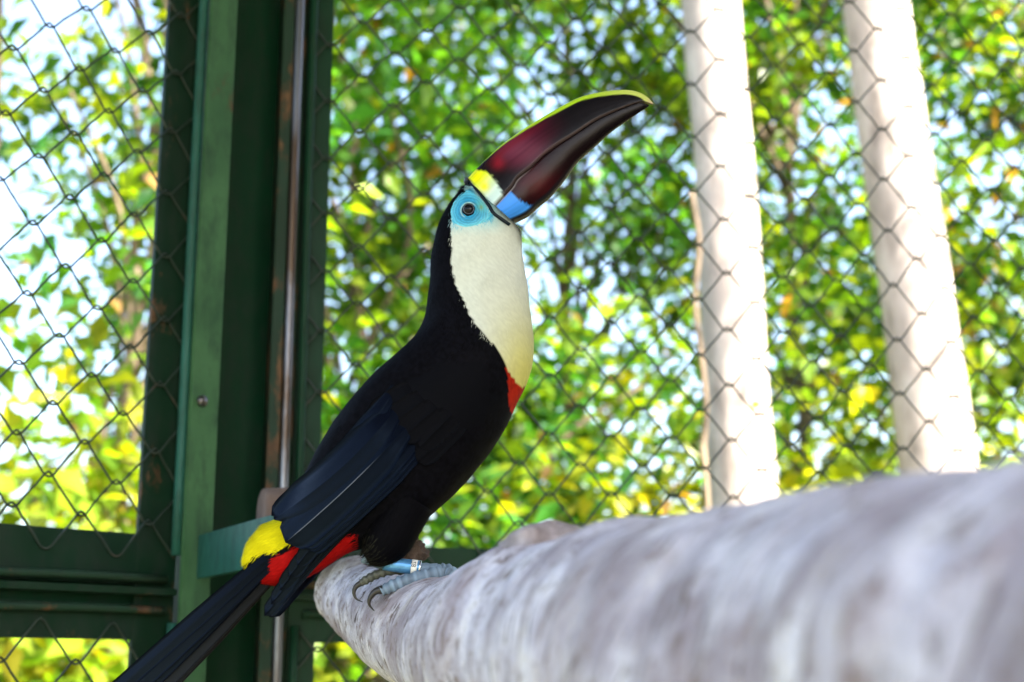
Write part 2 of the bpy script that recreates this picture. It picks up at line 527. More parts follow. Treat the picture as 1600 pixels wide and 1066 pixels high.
# chain-link: every zigzag wire is its own piece
PV, PH = 0.070, 0.0755
def wire_panel(name, P, D, Nn, ua, ub, za, zb, node_px, label, seed):
    un, zn = hit(node_px[0], node_px[1], CORNER, D)
    mid = P((ua + ub) / 2)
    e = empty(name, (mid[0], mid[1], za), label, 'wire mesh', 'chain-link panels of the aviary')
    k0 = math.floor((za - zn) / (PV / 2)) ; k1 = math.ceil((zb - zn) / (PV / 2))
    def warp(u, z):
        a = mnoise.noise(Vector((u * 5, z * 5, seed))) * 0.006
        b_ = mnoise.noise(Vector((u * 5, z * 5, seed + 9))) * 0.005
        c_ = mnoise.noise(Vector((u * 2.2, z * 2.2, seed + 20))) * 0.006
        j1 = mnoise.noise(Vector((u * 17, z * 17, seed + 40))) * 0.0022
        j2 = mnoise.noise(Vector((u * 17, z * 17, seed + 50))) * 0.0022
        return u + a + j1, z + b_ + j2, c_
    for k in range(k0, k1):
        zr = zn + k * PV / 2                 # lower node row of this wire
        if zr < za or zr + PV / 2 > zb: continue
        off = 0.0 if k % 2 == 0 else PH / 2  # lower nodes sit at un + off + i*PH
        i0 = math.ceil((ua - un - off) / PH); i1 = math.floor((ub - un - off) / PH)
        pts = []
        hk = 0.0022; rr = 0.0016
        def add(u, z, o):
            uu, zz, oo = warp(u, z)
            if uu < ua or uu > ub: return
            p2 = P(uu, o + oo * 0.5)
            pts.append((p2[0], p2[1], zz))
        for i in range(i0 - 1, i1 + 2):
            u0 = un + off + i * PH
            add(u0 - 0.0055, zr + 0.0010, -rr); add(u0 - 0.0022, zr - hk * 0.75, -rr * 0.8)
            add(u0, zr - hk, 0.0); add(u0 + 0.0022, zr - hk * 0.75, rr * 0.8); add(u0 + 0.0055, zr + 0.0010, rr)
            add(u0 + PH * 0.17, zr + PV * 0.5 * 0.30, rr); add(u0 + PH * 0.25, zr + PV * 0.25, rr)
            add(u0 + PH * 0.33, zr + PV * 0.5 * 0.70, rr)
            t = u0 + PH / 2; zt = zr + PV / 2
            add(t - 0.0055, zt - 0.0010, rr); add(t - 0.0022, zt + hk * 0.75, rr * 0.8)
            add(t, zt + hk, 0.0); add(t + 0.0022, zt + hk * 0.75, -rr * 0.8); add(t + 0.0055, zt - 0.0010, -rr)
            add(t + PH * 0.17, zt - PV * 0.5 * 0.30, -rr); add(t + PH * 0.25, zt - PV * 0.25, -rr)
            add(t + PH * 0.33, zt - PV * 0.5 * 0.70, -rr)
        link('wire', tube_mesh('wire', pts, 0.0012, 5, cap=False), M['wire'], e)
    return e
wire_panel('chain_link_mesh', pL, DL, NL, LX0 + 0.02, uL(297), EYE + 0.09, TOP - 0.03, (126, 110),
           'dark chain-link wire mesh left of the green corner post, above the rail', 1.3)
wire_panel('chain_link_mesh', pL, DL, NL, LX0 + 0.02, uL(297), 0.3, EYE + 0.068, (126, 110),
           'chain-link wire mesh left of the corner post, below the rail at the bottom edge', 1.3)
wire_panel('chain_link_mesh', pR, DR, NR, uR(476), RX1 - 0.02, EYE + 0.09, TOP - 0.03, (1081, 131),
           'wide chain-link wire mesh right of the green corner post, behind the toucan', 5.1)
wire_panel('chain_link_mesh', pR, DR, NR, uR(476), RX1 - 0.02, 0.3, EYE + 0.068, (1081, 131),
           'chain-link wire mesh below the rail, under the end of the perch log', 5.1)

# ------------------------------------------------------------------ perch log (far end by the post, near end towards the camera)
PX = [534, 538, 546, 560, 580, 605, 640, 700, 760, 800, 845, 890, 940, 1000, 1100, 1200, 1400, 1600, 1900, 2300]
PC = [925, 925, 926, 932, 944, 960, 978, 1004, 1012, 1014, 1018, 1036, 1046, 1053, 1068, 1086, 1120, 1152, 1200, 1262]
PR = [30, 43, 54, 60, 69, 77, 86, 98, 126, 152, 178, 187, 210, 237, 268, 297, 364, 430, 525, 650]
ks = len(PX)
cen = []; rad = []
for x, y, r in zip(PX, PC, PR):
    z = 1.0 / (0.885 + 0.002056 * (x - 600))
    cen.append(at(x, y - 4 * (x > 1000), z)); rad.append(r * z / F)
cen = arc_t = np.array(cen)
sl = np.concatenate([[0], np.cumsum(np.linalg.norm(np.diff(cen, axis=0), axis=1))])
NS, NA = 420, 120
ts = np.concatenate([np.linspace(0, 0.02, 16)[:-1], 0.02 + (sl[-1] - 0.02) * np.linspace(0, 1, NS - 15) ** 1.5])
cs = np.stack([np.interp(ts, sl, cen[:, k]) for k in range(3)], 1)
rs = np.interp(ts, sl, rad)
for _ in range(3):
    cs[1:-1] = (cs[:-2] + 2 * cs[1:-1] + cs[2:]) / 4; rs[1:-1] = (rs[:-2] + 2 * rs[1:-1] + rs[2:]) / 4
ax = (cen[-1] - cen[3]); ax /= np.linalg.norm(ax)
up = np.array([0, 0, 1.0]); up -= ax * (up @ ax); up /= np.linalg.norm(up)
sd = np.cross(ax, up)
V = np.zeros((NS, NA, 3)); UV = np.zeros((NS, NA, 2))
for i in range(NS):
    for j in range(NA):
        th = 2 * math.pi * j / NA
        d = up * math.cos(th) + sd * math.sin(th)
        q = Vector((math.cos(th) * 1.1, math.sin(th) * 1.1, ts[i] * 16))
        q2 = Vector((math.cos(th) * 2.2, math.sin(th) * 2.2, ts[i] * 70))
        r = rs[i] * (1 + 0.06 * mnoise.noise(q) + 0.02 * mnoise.noise(q2 * 0.6) + 0.010 * mnoise.noise(q2 * 1.7))
        if ts[i] < 0.5:
            k = (1 - ts[i] / 0.5) ** 1.5
            q3 = Vector((math.cos(th) * 5, math.sin(th) * 5, ts[i] * 130))
            r *= 1 + k * (0.05 * mnoise.noise(q2 * 1.3) + 0.035 * mnoise.noise(q3) - 0.05 * max(0, mnoise.noise(q3 * 0.8) - 0.25))
        V[i, j] = cs[i] + d * r
        UV[i, j] = (th / (2 * math.pi), ts[i])
Fg = grid_faces(NS, NA, True)
flat = list(Fg.ravel()); cnt = [4] * len(Fg)
flat += list(range(NA))[::-1]; cnt.append(NA)
flat += list(range((NS - 1) * NA, NS * NA)); cnt.append(NA)
perch = empty('perch_log', tuple(cen[0]), 'thick pale grey barkless perch log running towards the viewer under the toucan', 'log')
link('log_body', mesh_np('log_body', V.reshape(-1, 3), flat, cnt, True, None, UV.reshape(-1, 2)), M['perch'], perch)

def lump(name, c, rx, ry, rz, mat, parent, amp=0.25, fr=3.0, seed=0, nu=36, nv=24, rot=0.0):
    V = []
    for i in range(nv):
        ph = math.pi * (i + 0.02) / (nv - 1 + 0.04)
        for j in range(nu):
            th = 2 * math.pi * j / nu
            d = Vector((math.sin(ph) * math.cos(th), math.sin(ph) * math.sin(th), math.cos(ph)))
            k = 1 + amp * mnoise.noise(d * fr + Vector((seed, 0, 0))) + amp * 0.5 * mnoise.noise(d * fr * 2.7 + Vector((0, seed, 0)))
            x, y, z = d.x * rx * k, d.y * ry * k, d.z * rz * k
            V.append((c[0] + x * math.cos(rot) - z * math.sin(rot), c[1] + y, c[2] + x * math.sin(rot) + z * math.cos(rot)))
    Fg = grid_faces(nv, nu, True)
    fl = list(Fg.ravel()); ct = [4] * len(Fg)
    fl += list(range(nu))[::-1]; ct.append(nu); fl += list(range((nv - 1) * nu, nv * nu)); ct.append(nu)
    uv = [(j / nu, 0.05 * i / nv) for i in range(nv) for j in range(nu)]
    o = link(name, mesh_np(name, V, fl, ct, True, None, uv), mat, parent)
    return o
zk = 1.0 / (0.885 + 0.002056 * 250)
kc = at(852, 862, zk)
lump('knot', kc, 0.026, 0.032, 0.0145, M['knot_wood'], perch, 0.16, 1.6, 3, rot=0.08)
kc = at(640, 862, 1.06)
lump('branch_stub', kc, 0.0125, 0.012, 0.0105, M['knob_bark'], perch, 0.45, 3.5, 8, rot=-0.3)

# short cut log resting on the bracket behind the bird's back
sc = at(428, 800, 1.36)
stub_dir = np.array([0.93, 0.36, 0.02]); stub_dir /= np.linalg.norm(stub_dir)
tt = np.concatenate([[0, 0.0015, 0.004], np.linspace(0.01, 0.13, 12)])
pts = [sc + np.array([-0.012, 0, -0.004]) + stub_dir * t for t in tt]
rr = [0.0245, 0.0262, 0.027] + [0.0272 + 0.001 * math.sin(7 * k) for k in range(12)]
stub = empty('short_log', tuple(pts[0]), 'short brown cut log end on the bracket behind the toucan back', 'log')
link('log_body', tube_mesh('log_body', pts, rr, 28), M['cut_wood'], stub)

# ------------------------------------------------------------------ trees
def leaves_mesh(name, C, size, cols, flat=0.5, seed=1, droop=0.35):
    """C: leaf base points (n,3); one folded leaf of four triangles' worth of verts each"""
    r = np.random.default_rng(seed)
    n = len(C)
    a = r.uniform(0, 2 * math.pi, n)
    el = r.normal(-droop, 0.45, n)
    d = np.stack([np.cos(a) * np.cos(el), np.sin(a) * np.cos(el), np.sin(el)], 1)
    upv = np.stack([r.normal(0, flat, n), r.normal(0, flat, n), np.ones(n)], 1)
    s = np.cross(d, upv); s /= np.linalg.norm(s, axis=1)[:, None] + 1e-9
    nn = np.cross(s, d)
    L = size * r.uniform(0.6, 1.25, n)[:, None]; W = L * r.uniform(0.22, 0.34, n)[:, None]
    fold = r.uniform(0.05, 0.5, n)[:, None] * W
    base = C
    m1 = base + d * L * 0.42
    tip = base + d * L - nn * L * 0.12
    Lf = m1 + s * W + nn * fold; Rt = m1 - s * W + nn * fold
    V = np.stack([base, Lf, tip, Rt, m1 + d * 0.0], 1).reshape(-1, 3)
    k = np.arange(n)[:, None] * 5
    Fc = np.concatenate([k + [0, 4, 1], k + [1, 4, 2], k + [2, 4, 3], k + [3, 4, 0]], 1).reshape(-1, 3)
    cc = np.repeat(cols, 5, axis=0)
    return mesh_np(name, V, Fc.ravel(), [3] * len(Fc), False, cc)

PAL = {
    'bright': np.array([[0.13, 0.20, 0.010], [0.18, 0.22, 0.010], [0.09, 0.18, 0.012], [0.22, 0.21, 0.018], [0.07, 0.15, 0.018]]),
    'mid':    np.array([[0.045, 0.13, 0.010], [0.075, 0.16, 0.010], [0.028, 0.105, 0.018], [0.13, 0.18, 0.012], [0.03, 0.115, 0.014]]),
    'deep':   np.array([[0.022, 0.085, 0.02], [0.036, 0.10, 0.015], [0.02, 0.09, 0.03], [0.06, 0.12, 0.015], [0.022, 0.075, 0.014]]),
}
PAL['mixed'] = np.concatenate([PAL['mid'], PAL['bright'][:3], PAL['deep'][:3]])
def leaf_tree(name, label, x, y, h0, h1, rx, ry, nclump, per, size, pal, seed, trunk_r=0.05, lean=(0, 0), bark_m='brown_bark',
              clump_r=0.32, cat='tree', group='trees behind the aviary mesh', dry=0.012, bias=None):
    r = np.random.default_rng(seed)
    root = empty(name, (x, y, 0), label, cat, group)
    # clump centres through an uneven ellipsoid
    c = []
    while len(c) < nclump:
        p = r.uniform(-1, 1, 3)
        q = np.linalg.norm(p)
        if q > 1 or q < 0.15: continue
        k = mnoise.noise(Vector(p * 2.1) + Vector((seed, 0, 0)))
        if k < -0.12: continue
        c.append(p)
    c = np.array(c)
    zc, zr = (h0 + h1) / 2, (h1 - h0) / 2
    C = np.stack([x + lean[0] + c[:, 0] * rx, y + lean[1] + c[:, 1] * ry, zc + c[:, 2] * zr], 1)
    # trunk and limbs
    top = np.array([x + lean[0], y + lean[1], zc + 0.3 * zr])
    b0 = np.array([x, y, -0.05])
    tp = []
    for t in np.linspace(0, 1, 10):
        w = np.array([r.normal(0, 0.03), r.normal(0, 0.03), 0]) * (t > 0)
        tp.append(b0 + (top - b0) * t + w)
    link('trunk', tube_mesh('trunk', catmull(tp, 24), np.linspace(trunk_r, trunk_r * 0.35, 24), 9), M[bark_m], root)
    for i in range(min(16, nclump)):
        e = C[i]
        t = np.clip((e[2] - 0.5 - b0[2]) / (top[2] - b0[2]) - 0.12, 0.15, 0.95)
        s = b0 + (top - b0) * t
        mid = (s + e) / 2 + np.array([r.normal(0, 0.08), r.normal(0, 0.08), 0.1])
        link('limb', tube_mesh('limb', catmull([s, mid, e], 9), np.linspace(trunk_r * 0.42, 0.006, 9), 6), M[bark_m], root)
    P = []; K = []
    for i in range(nclump):
        m = int(per * r.uniform(0.5, 1.5))
        g = r.normal(0, 1, (m, 3)) * np.array([clump_r, clump_r, clump_r * 0.62]) * r.uniform(0.6, 1.3)
        P.append(C[i] + g)
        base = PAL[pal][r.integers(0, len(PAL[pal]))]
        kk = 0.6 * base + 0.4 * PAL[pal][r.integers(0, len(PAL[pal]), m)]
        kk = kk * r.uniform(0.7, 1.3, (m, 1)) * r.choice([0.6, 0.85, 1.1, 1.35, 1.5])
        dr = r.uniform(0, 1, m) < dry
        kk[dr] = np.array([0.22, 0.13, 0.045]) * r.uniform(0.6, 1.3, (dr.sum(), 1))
        K.append(kk)
    P = np.concatenate(P); K = np.concatenate(K)
    keep = P[:, 2] > 0.02
    o = link('crown', leaves_mesh('crown', P[keep], size, K[keep], 0.6, seed), M['leaf'], root)
    return root

def pale_tree(x, y, r0, lean, label, seed):
    r = np.random.default_rng(seed)
    root = empty('pale_tree', (x, y, 0), label, 'tree', 'pale trunks behind the mesh')
    n = 60; Htop = 9.0
    pts = []; rad = []
    for i in range(n):
        t = i / (n - 1); h = -0.1 + t * Htop
        pts.append((x + lean[0] * h + 0.03 * mnoise.noise(Vector((h * 0.7, seed, 0))), y + lean[1] * h + 0.03 * mnoise.noise(Vector((seed, h * 0.7, 0))), h))
        rad.append(r0 * (1 - 0.045 * (h - 1.5)) * (1 + 0.05 * mnoise.noise(Vector((h * 1.6, seed * 3, 1)))))
    me = tube_mesh('trunk', pts, np.maximum(rad, 0.02), 40)
    me.vertices.foreach_get
    co = np.zeros(len(me.vertices) * 3, dtype=np.float32); me.vertices.foreach_get('co', co); co = co.reshape(-1, 3)
    for i in range(len(co)):
        v = Vector(co[i]); k = mnoise.noise(Vector((v.x * 9, v.y * 9, v.z * 3))) * 0.006
        c = np.array(pts[min(i // 40, n - 1)]); d = co[i] - c; L = np.linalg.norm(d) + 1e-9
        co[i] += d / L * k
    me.vertices.foreach_set('co', co.ravel()); me.update()
    link('trunk', me, M['pale_bark'], root)
    P = []; K = []
    for i in range(30):
        h = r.uniform(5.6, 9.0); a = r.uniform(0, 6.28); d = r.uniform(0.4, 2.0)
        b = np.array([x + lean[0] * h, y + lean[1] * h, h - 0.5])
        e = b + np.array([math.cos(a) * d, math.sin(a) * d, 0.5])
        if i < 12:
            link('limb', tube_mesh('limb', catmull([b, (b + e) / 2 + np.array([0, 0, 0.1]), e], 8), np.linspace(0.035, 0.006, 8), 6), M['pale_bark'], root)
        P.append(e + r.normal(0, 0.33, (160, 3)))
        K.append(PAL['mid'][r.integers(0, 5, 160)] * r.uniform(0.7, 1.3, (160, 1)))
    for k in range(4):      # a long limb reaching out over the aviary roof side
        e = np.array([x + r.uniform(1.2, 2.3), y - r.uniform(1.0, 2.0), r.uniform(4.7, 5.9)])
        P.append(e + r.normal(0, 0.2, (70, 3))); K.append(PAL['mid'][r.integers(0, 5, 70)])
    link('limb', tube_mesh('limb', catmull([(x + lean[0] * 5.2, y, 5.2), (x + 1.0, y - 0.8, 5.6), (x + 2.3, y - 1.9, 5.4)], 10), np.linspace(0.04, 0.008, 10), 6), M['pale_bark'], root)
    link('crown', leaves_mesh('crown', np.concatenate(P), 0.09, np.concatenate(K), 0.6, seed), M['leaf'], root)
    return root

def pale_from_px(pt, pb, wpx, Y, label, seed):
    """trunk axis through two photo points on a vertical plane at depth Y"""
    a = at_y(*pt, Y); b_ = at_y(*pb, Y)
    lx = (a[0] - b_[0]) / (a[2] - b_[2])
    x0 = b_[0] - lx * b_[2]
    r0 = wpx * (b_[1] / CP) / F / 2
    return pale_tree(x0, Y, r0, (lx, 0.0), label, seed)
pale_from_px((1112, 0), (1168, 780), 104, 4.2, 'sunlit pale grey tree trunk nearest the toucan bill tip', 3)
pale_from_px((1374, 0), (1466, 740), 120, 4.4, 'thicker sunlit pale tree trunk, the right one of the two behind the perch', 5)

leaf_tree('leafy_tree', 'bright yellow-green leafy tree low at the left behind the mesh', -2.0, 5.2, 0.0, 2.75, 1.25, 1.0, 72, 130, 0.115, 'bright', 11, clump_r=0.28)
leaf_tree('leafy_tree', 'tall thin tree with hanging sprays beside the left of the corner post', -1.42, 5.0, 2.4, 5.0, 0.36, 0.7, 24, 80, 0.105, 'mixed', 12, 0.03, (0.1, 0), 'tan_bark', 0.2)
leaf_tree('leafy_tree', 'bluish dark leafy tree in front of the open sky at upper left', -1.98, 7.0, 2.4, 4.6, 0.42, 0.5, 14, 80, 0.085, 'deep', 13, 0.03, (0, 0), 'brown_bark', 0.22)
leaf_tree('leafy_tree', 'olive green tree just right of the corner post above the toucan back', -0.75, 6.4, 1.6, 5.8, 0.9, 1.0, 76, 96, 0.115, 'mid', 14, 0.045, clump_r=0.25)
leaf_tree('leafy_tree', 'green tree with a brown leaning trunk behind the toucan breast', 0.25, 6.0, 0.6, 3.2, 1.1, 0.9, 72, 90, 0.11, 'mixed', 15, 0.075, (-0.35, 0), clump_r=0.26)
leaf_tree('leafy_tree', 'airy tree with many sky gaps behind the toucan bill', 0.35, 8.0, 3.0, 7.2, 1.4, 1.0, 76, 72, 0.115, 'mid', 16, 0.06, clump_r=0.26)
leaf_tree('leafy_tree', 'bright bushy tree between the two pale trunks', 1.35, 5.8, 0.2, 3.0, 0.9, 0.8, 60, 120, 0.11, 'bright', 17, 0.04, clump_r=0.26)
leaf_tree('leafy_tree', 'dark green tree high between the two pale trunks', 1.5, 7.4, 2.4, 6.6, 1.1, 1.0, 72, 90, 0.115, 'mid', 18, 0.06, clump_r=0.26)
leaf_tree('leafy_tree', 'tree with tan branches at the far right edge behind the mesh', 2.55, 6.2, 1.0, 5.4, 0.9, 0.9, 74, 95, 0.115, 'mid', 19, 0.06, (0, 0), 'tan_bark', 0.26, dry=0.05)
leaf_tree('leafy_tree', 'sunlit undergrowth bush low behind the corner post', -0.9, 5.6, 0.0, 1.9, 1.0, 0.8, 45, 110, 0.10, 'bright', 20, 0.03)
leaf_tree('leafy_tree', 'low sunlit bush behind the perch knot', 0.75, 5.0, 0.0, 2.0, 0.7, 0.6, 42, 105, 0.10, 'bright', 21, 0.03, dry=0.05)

leaf_tree('slender_tree', 'brown slender trunk cut by the left edge of the picture', -1.98, 5.1, 5.2, 6.8, 0.7, 0.7, 16, 80, 0.1, 'mid', 33, 0.05, (0.0, 0), 'tan_bark')

# lianas climbing beside the nearer pale trunk
def liana(label, pix, Y, r, seed):
    rr_ = np.random.default_rng(seed)
    pts = [at_y(px, py, Y) for px, py in pix]
    g = at_y(*pix[-1], Y); g = np.array([g[0] + 0.05, Y, -0.05]); pts.append(g)
    o = link('liana', tube_mesh('liana', catmull(pts, 60), r, 7), M['tan_bark'])
    return tag(o, label, 'vine', 'vines beside the pale trunk')
liana('tan woody vine hanging along the left of the nearer pale trunk', [(1080, 300), (1092, 380), (1086, 470), (1096, 560), (1103, 640), (1098, 720), (1106, 800)], 4.05, 0.0085, 2)

# ------------------------------------------------------------------ unseen tin roof added on the frame over the aviary to shade the bird
for k in range(4):
    x0 = -1.7 + k * 1.0
    xs = np.linspace(x0, x0 + 1.02, 69); ys = np.linspace(-1.9, 1.75, 8)
    V = []
    for y in ys:
        for x in xs:
            V.append((x, y, TOP + 0.03 + 0.004 * (k % 2) + 0.012 * math.sin(x * 2 * math.pi / 0.076) + 0.02 * (1.75 - y)))
    V = np.array(V); V = np.concatenate([V, V - np.array([0, 0, 0.001])])
    g = grid_faces(8, 69)
    link('shade_roof_sheet', mesh_np('shade_roof_sheet', V, np.concatenate([g, g[:, ::-1] + 8 * 69]).ravel(), [4] * (2 * len(g))), M['roof_tin'], frame)
for y in (-1.7, 0.0, 1.3):
    link('shade_roof_beam', box_plan('shade_roof_beam', [(-1.7, y), (2.3, y), (2.3, y + 0.05), (-1.7, y + 0.05)], TOP - 0.055 + 0.02 * (1.7 - y), TOP + 0.012 + 0.02 * (1.7 - y)), M['frame'], frame)
for x, y in ((-1.65, -1.7), (2.24, -1.7), (2.24, 1.3)):
    link('shade_roof_post', box_plan('shade_roof_post', [(x, y), (x + 0.05, y), (x + 0.05, y + 0.05), (x, y + 0.05)], 0, TOP - 0.06), M['frame'], frame)

# unseen boarded wall added right of the viewer to cut light on the bird
bw = empty('shade_wall', (2.33, 0.0, 0), 'unseen dark boarded wall added right of the viewer to block light', 'wall')
for k in range(22):
    y = -1.9 + k * 0.166
    link('shade_board', box_plan('shade_board', [(2.31, y), (2.335 + 0.003 * (k % 3), y), (2.335 + 0.003 * (k % 3), y + 0.162), (2.31, y + 0.162)], 0.02, TOP - 0.02 + 0.02 * (1.7 - y), 0.002), M['brown_bark'], bw)

# ------------------------------------------------------------------ toucan
Y0 = 0.985
PXM = Y0 / F                         # metres per photo pixel at the bird, about
def proj(P):
    P = np.asarray(P, float) - E_
    z = P @ F_
    return np.stack([800 + F * (P @ R_) / z, 533 - F * (P @ U_) / z], -1)
def bp(px, py, d):                   # world point at d pixels in front of the bird's mid plane, seen at px, py
    return at_y(px, py, Y0 - d * PXM)
foot_pt = at_y(660, 900, Y0)
toucan = empty('toucan', tuple(foot_pt), 'black toucan with white throat and long dark bill raised, standing on the perch log', 'bird')

ST = [  # dorsal point, ventral point, half depth (photo pixels)
    ((738, 291), (792, 344), 22), ((724, 293), (801, 352), 34), ((711, 307), (810, 360), 41), ((699, 325), (815, 374), 45),
    ((687, 350), (817, 397), 48), ((678, 380), (821, 428), 53), ((673, 418), (826, 462), 60),
    ((669, 458), (831, 502), 68), ((665, 496), (834, 545), 78), ((650, 525), (827, 590), 88),
    ((616, 558), (808, 630), 96), ((580, 592), (787, 672), 100), ((548, 628), (761, 712), 100),
    ((520, 664), (727, 754), 96), ((497, 702), (688, 793), 88), ((478, 740), (640, 828), 76),
    ((462, 774), (588, 850), 62), ((440, 806), (541, 866), 48), ((414, 820), (498, 893), 38),
    ((394, 838), (452, 913), 30), ((384, 862), (412, 912), 22), ((384, 880), (396, 902), 10)]
NR_, NT = 240, 112
Dp = catmull([s[0] for s in ST], NR_); Vp = catmull([s[1] for s in ST], NR_)
bp_ = catmull([float(s[2]) for s in ST], NR_)[:, 0]
def sag(P): return np.array([at_y(a, b_, Y0) for a, b_ in P])
Dw, Vw = sag(Dp), sag(Vp)
th = np.linspace(0, 2 * math.pi, NT, endpoint=False)
cth, sth = np.cos(th), np.sin(th)
BV = np.zeros((NR_, NT, 3))
for i in range(NR_):
    c = (Dw[i] + Vw[i]) / 2; a = (Dw[i] - Vw[i]) / 2
    BV[i] = c + np.outer(cth, a) + np.outer(np.sign(sth) * np.abs(sth) ** 0.92, [0, -bp_[i] * PXM, 0])
# uneven feather surface
for i in range(6, NR_ - 6):
    c = (Dw[i] + Vw[i]) / 2
    for j in range(NT):
        v = BV[i, j]; d = v - c; L = np.linalg.norm(d) + 1e-9
        BV[i, j] += d / L * 0.0009 * mnoise.noise(Vector((v[0] * 70, v[1] * 70, v[2] * 55)))

def body_d(px, py):
    """half depth (px) of the body surface seen at a photo pixel; 0 outside"""
    px = np.atleast_1d(np.asarray(px, float)); py = np.atleast_1d(np.asarray(py, float))
    # undo perspective roughly: point on near surface appears enlarged by ~d
    out = np.zeros(px.shape)
    qx, qy = px.copy(), py.copy()
    for it in range(3):
        ab = Dp - Vp; L2 = (ab ** 2).sum(1)
        w = np.stack([qx, qy], -1)[:, None, :] - Vp[None]
        t = (w * ab[None]).sum(2) / L2[None]
        foot = Vp[None] + t[..., None] * ab[None]
        dist = np.hypot(qx[:, None] - foot[..., 0], qy[:, None] - foot[..., 1]) + 40 * np.clip(np.abs(t - 0.5) - 0.5, 0, None)
        k = dist.argmin(1)
        s = np.clip((t[np.arange(len(k)), k] - 0.5) * 2, -1, 1)
        out = bp_[k] * np.sqrt(np.clip(1 - s * s, 0, 1)) ** 0.92
        f = (Y0 - out * PXM) / Y0
        qx = 800 + (px - 800) * f; qy = 533 + (py - 533) * f
        qy = 1053 + (py - 1053) * f
    return out

# plumage colours by region (markings of the bird itself)
BIB = [(722, 302), (711, 316), (705, 330), (705, 360), (706, 416), (712, 444), (727, 475), (733, 495), (758, 523), (781, 551), (792, 577), (813, 606),
       (850, 600), (860, 500), (840, 380), (830, 330), (780, 320), (740, 285)]
RED1 = [(789, 566), (794, 580), (813, 606), (830, 606), (812, 645), (799, 648), (794, 632), (795, 605)]
RUMP = [(370, 872), (376, 800), (470, 790), (470, 830), (446, 855), (420, 862), (398, 866)]
VENT = [(382, 906), (406, 886), (432, 872), (470, 852), (560, 835), (556, 880), (470, 940), (400, 930)]
def plum_col(P, jit=1.0, r=rng):
    P = np.asarray(P).reshape(-1, 3).copy()
    P[:, 1] = Y0 - np.abs(Y0 - P[:, 1])          # both sides alike
    p = proj(P)
    n = len(p)
    jx = p[:, 0] + r.normal(0, 2.0 * jit, n); jy = p[:, 1] + r.normal(0, 3.0 * jit, n)
    C = np.tile(np.array([0.0022, 0.0022, 0.0034]), (n, 1)) * r.uniform(0.5, 1.9, (n, 1))
    b_ = inpoly(jx, jy, BIB)
    yel = smooth01(420, 600, p[:, 1]) * smooth01(735, 825, p[:, 0])
    white = np.array([0.55, 0.57, 0.49]); yw = np.array([0.53, 0.49, 0.13])
    wc = white * (1 - yel[:, None]) + yw * yel[:, None]
    bl = smooth01(372, 338, p[:, 1]) * smooth01(800, 760, p[:, 0])
    wc = wc * (1 - 0.6 * bl[:, None]) + np.array([0.16, 0.5, 0.58]) * 0.6 * bl[:, None]
    wc *= r.uniform(0.92, 1.06, (n, 1))
    C[b_] = wc[b_]
    k = b_ & inpoly(p[:, 0], p[:, 1], [(722, 296), (742, 294), (774, 334), (766, 344), (742, 352), (708, 350), (704, 330)])
    C[k] = np.array([0.07, 0.38, 0.54])
    k = inpoly(jx, jy, RED1)
    C[k] = np.array([0.32, 0.014, 0.005]) * r.uniform(0.7, 1.2, (k.sum(), 1))
    k = inpoly(jx, jy, VENT)
    C[k] = np.array([0.36, 0.006, 0.006]) * r.uniform(0.75, 1.2, (k.sum(), 1))
    k = inpoly(jx, jy, RUMP)
    C[k] = np.array([0.62, 0.55, 0.006]) * r.uniform(0.85, 1.12, (k.sum(), 1))
    return C

Fg = grid_faces(NR_, NT, True)
flat = list(Fg.ravel()); cnt = [4] * len(Fg)
flat += list(range(NT))[::-1]; cnt.append(NT); flat += list(range((NR_ - 1) * NT, NR_ * NT)); cnt.append(NT)
body = link('body', mesh_np('body', BV.reshape(-1, 3), flat, cnt, True, plum_col(BV, 0.2)), M['plumage'], toucan)

# fine body barbs lying along the plumage
def barbs(name, nb, i0, i1, length, lift, width, sel=None, parent=body, seed=1, jit=0.6):
    r = np.random.default_rng(seed)
    fi = r.uniform(i0, i1 - 3, nb); fj = r.uniform(0, NT, nb)
    i = fi.astype(int); j = fj.astype(int)
    a = (fi - i)[:, None]; b_ = (fj - j)[:, None]; j2 = (j + 1) % NT
    P = (BV[i, j] * (1 - a) + BV[i + 1, j] * a) * (1 - b_) + (BV[i, j2] * (1 - a) + BV[i + 1, j2] * a) * b_
    T = BV[i + 2, j] - BV[i, j]; T /= np.linalg.norm(T, axis=1)[:, None] + 1e-9
    Sd = BV[i, j2] - BV[i, j]; Sd /= np.linalg.norm(Sd, axis=1)[:, None] + 1e-9
    N = np.cross(T, Sd); cc = (Dw[i] + Vw[i]) / 2
    N *= np.sign((N * (P - cc)).sum(1))[:, None]
    K = plum_col(P, jit, r)
    if sel is not None:
        k = sel(proj(P), K); P, T, Sd, N, K = P[k], T[k], Sd[k], N[k], K[k]
    n = len(P)
    L = length * PXM * r.uniform(0.6, 1.4, n)[:, None]
    W = width * PXM * r.uniform(0.6, 1.3, n)[:, None]
    T2 = T + Sd * r.normal(0, 0.16, n)[:, None]
    lf = lift * r.uniform(0.4, 1.6, n)[:, None]
    root = P - N * 0.5 * PXM
    mid = root + T2 * L * 0.55 + N * L * lf * 0.55
    tip = root + T2 * L + N * L * lf * 0.8
    V = np.stack([root - Sd * W, root + Sd * W, mid + Sd * W * 0.8, mid - Sd * W * 0.8, tip], 1).reshape(-1, 3)
    k = np.arange(n)[:, None] * 5
    fl = np.concatenate([k + [0, 1, 2, 3], k + [3, 2, 4]], 1)
    cn = np.tile([4, 3], n)
    o = link(name, mesh_np(name, V, fl.ravel(), cn, False, np.repeat(K, 5, axis=0)), M['strand'], parent)
    o['kind'] = 'stuff'
    return o
SKIN = [(727, 297), (738, 299), (748, 306), (757, 317), (765, 327), (769, 336), (758, 346), (745, 352), (730, 355), (716, 353), (706, 345), (704, 330), (709, 316), (718, 304)]
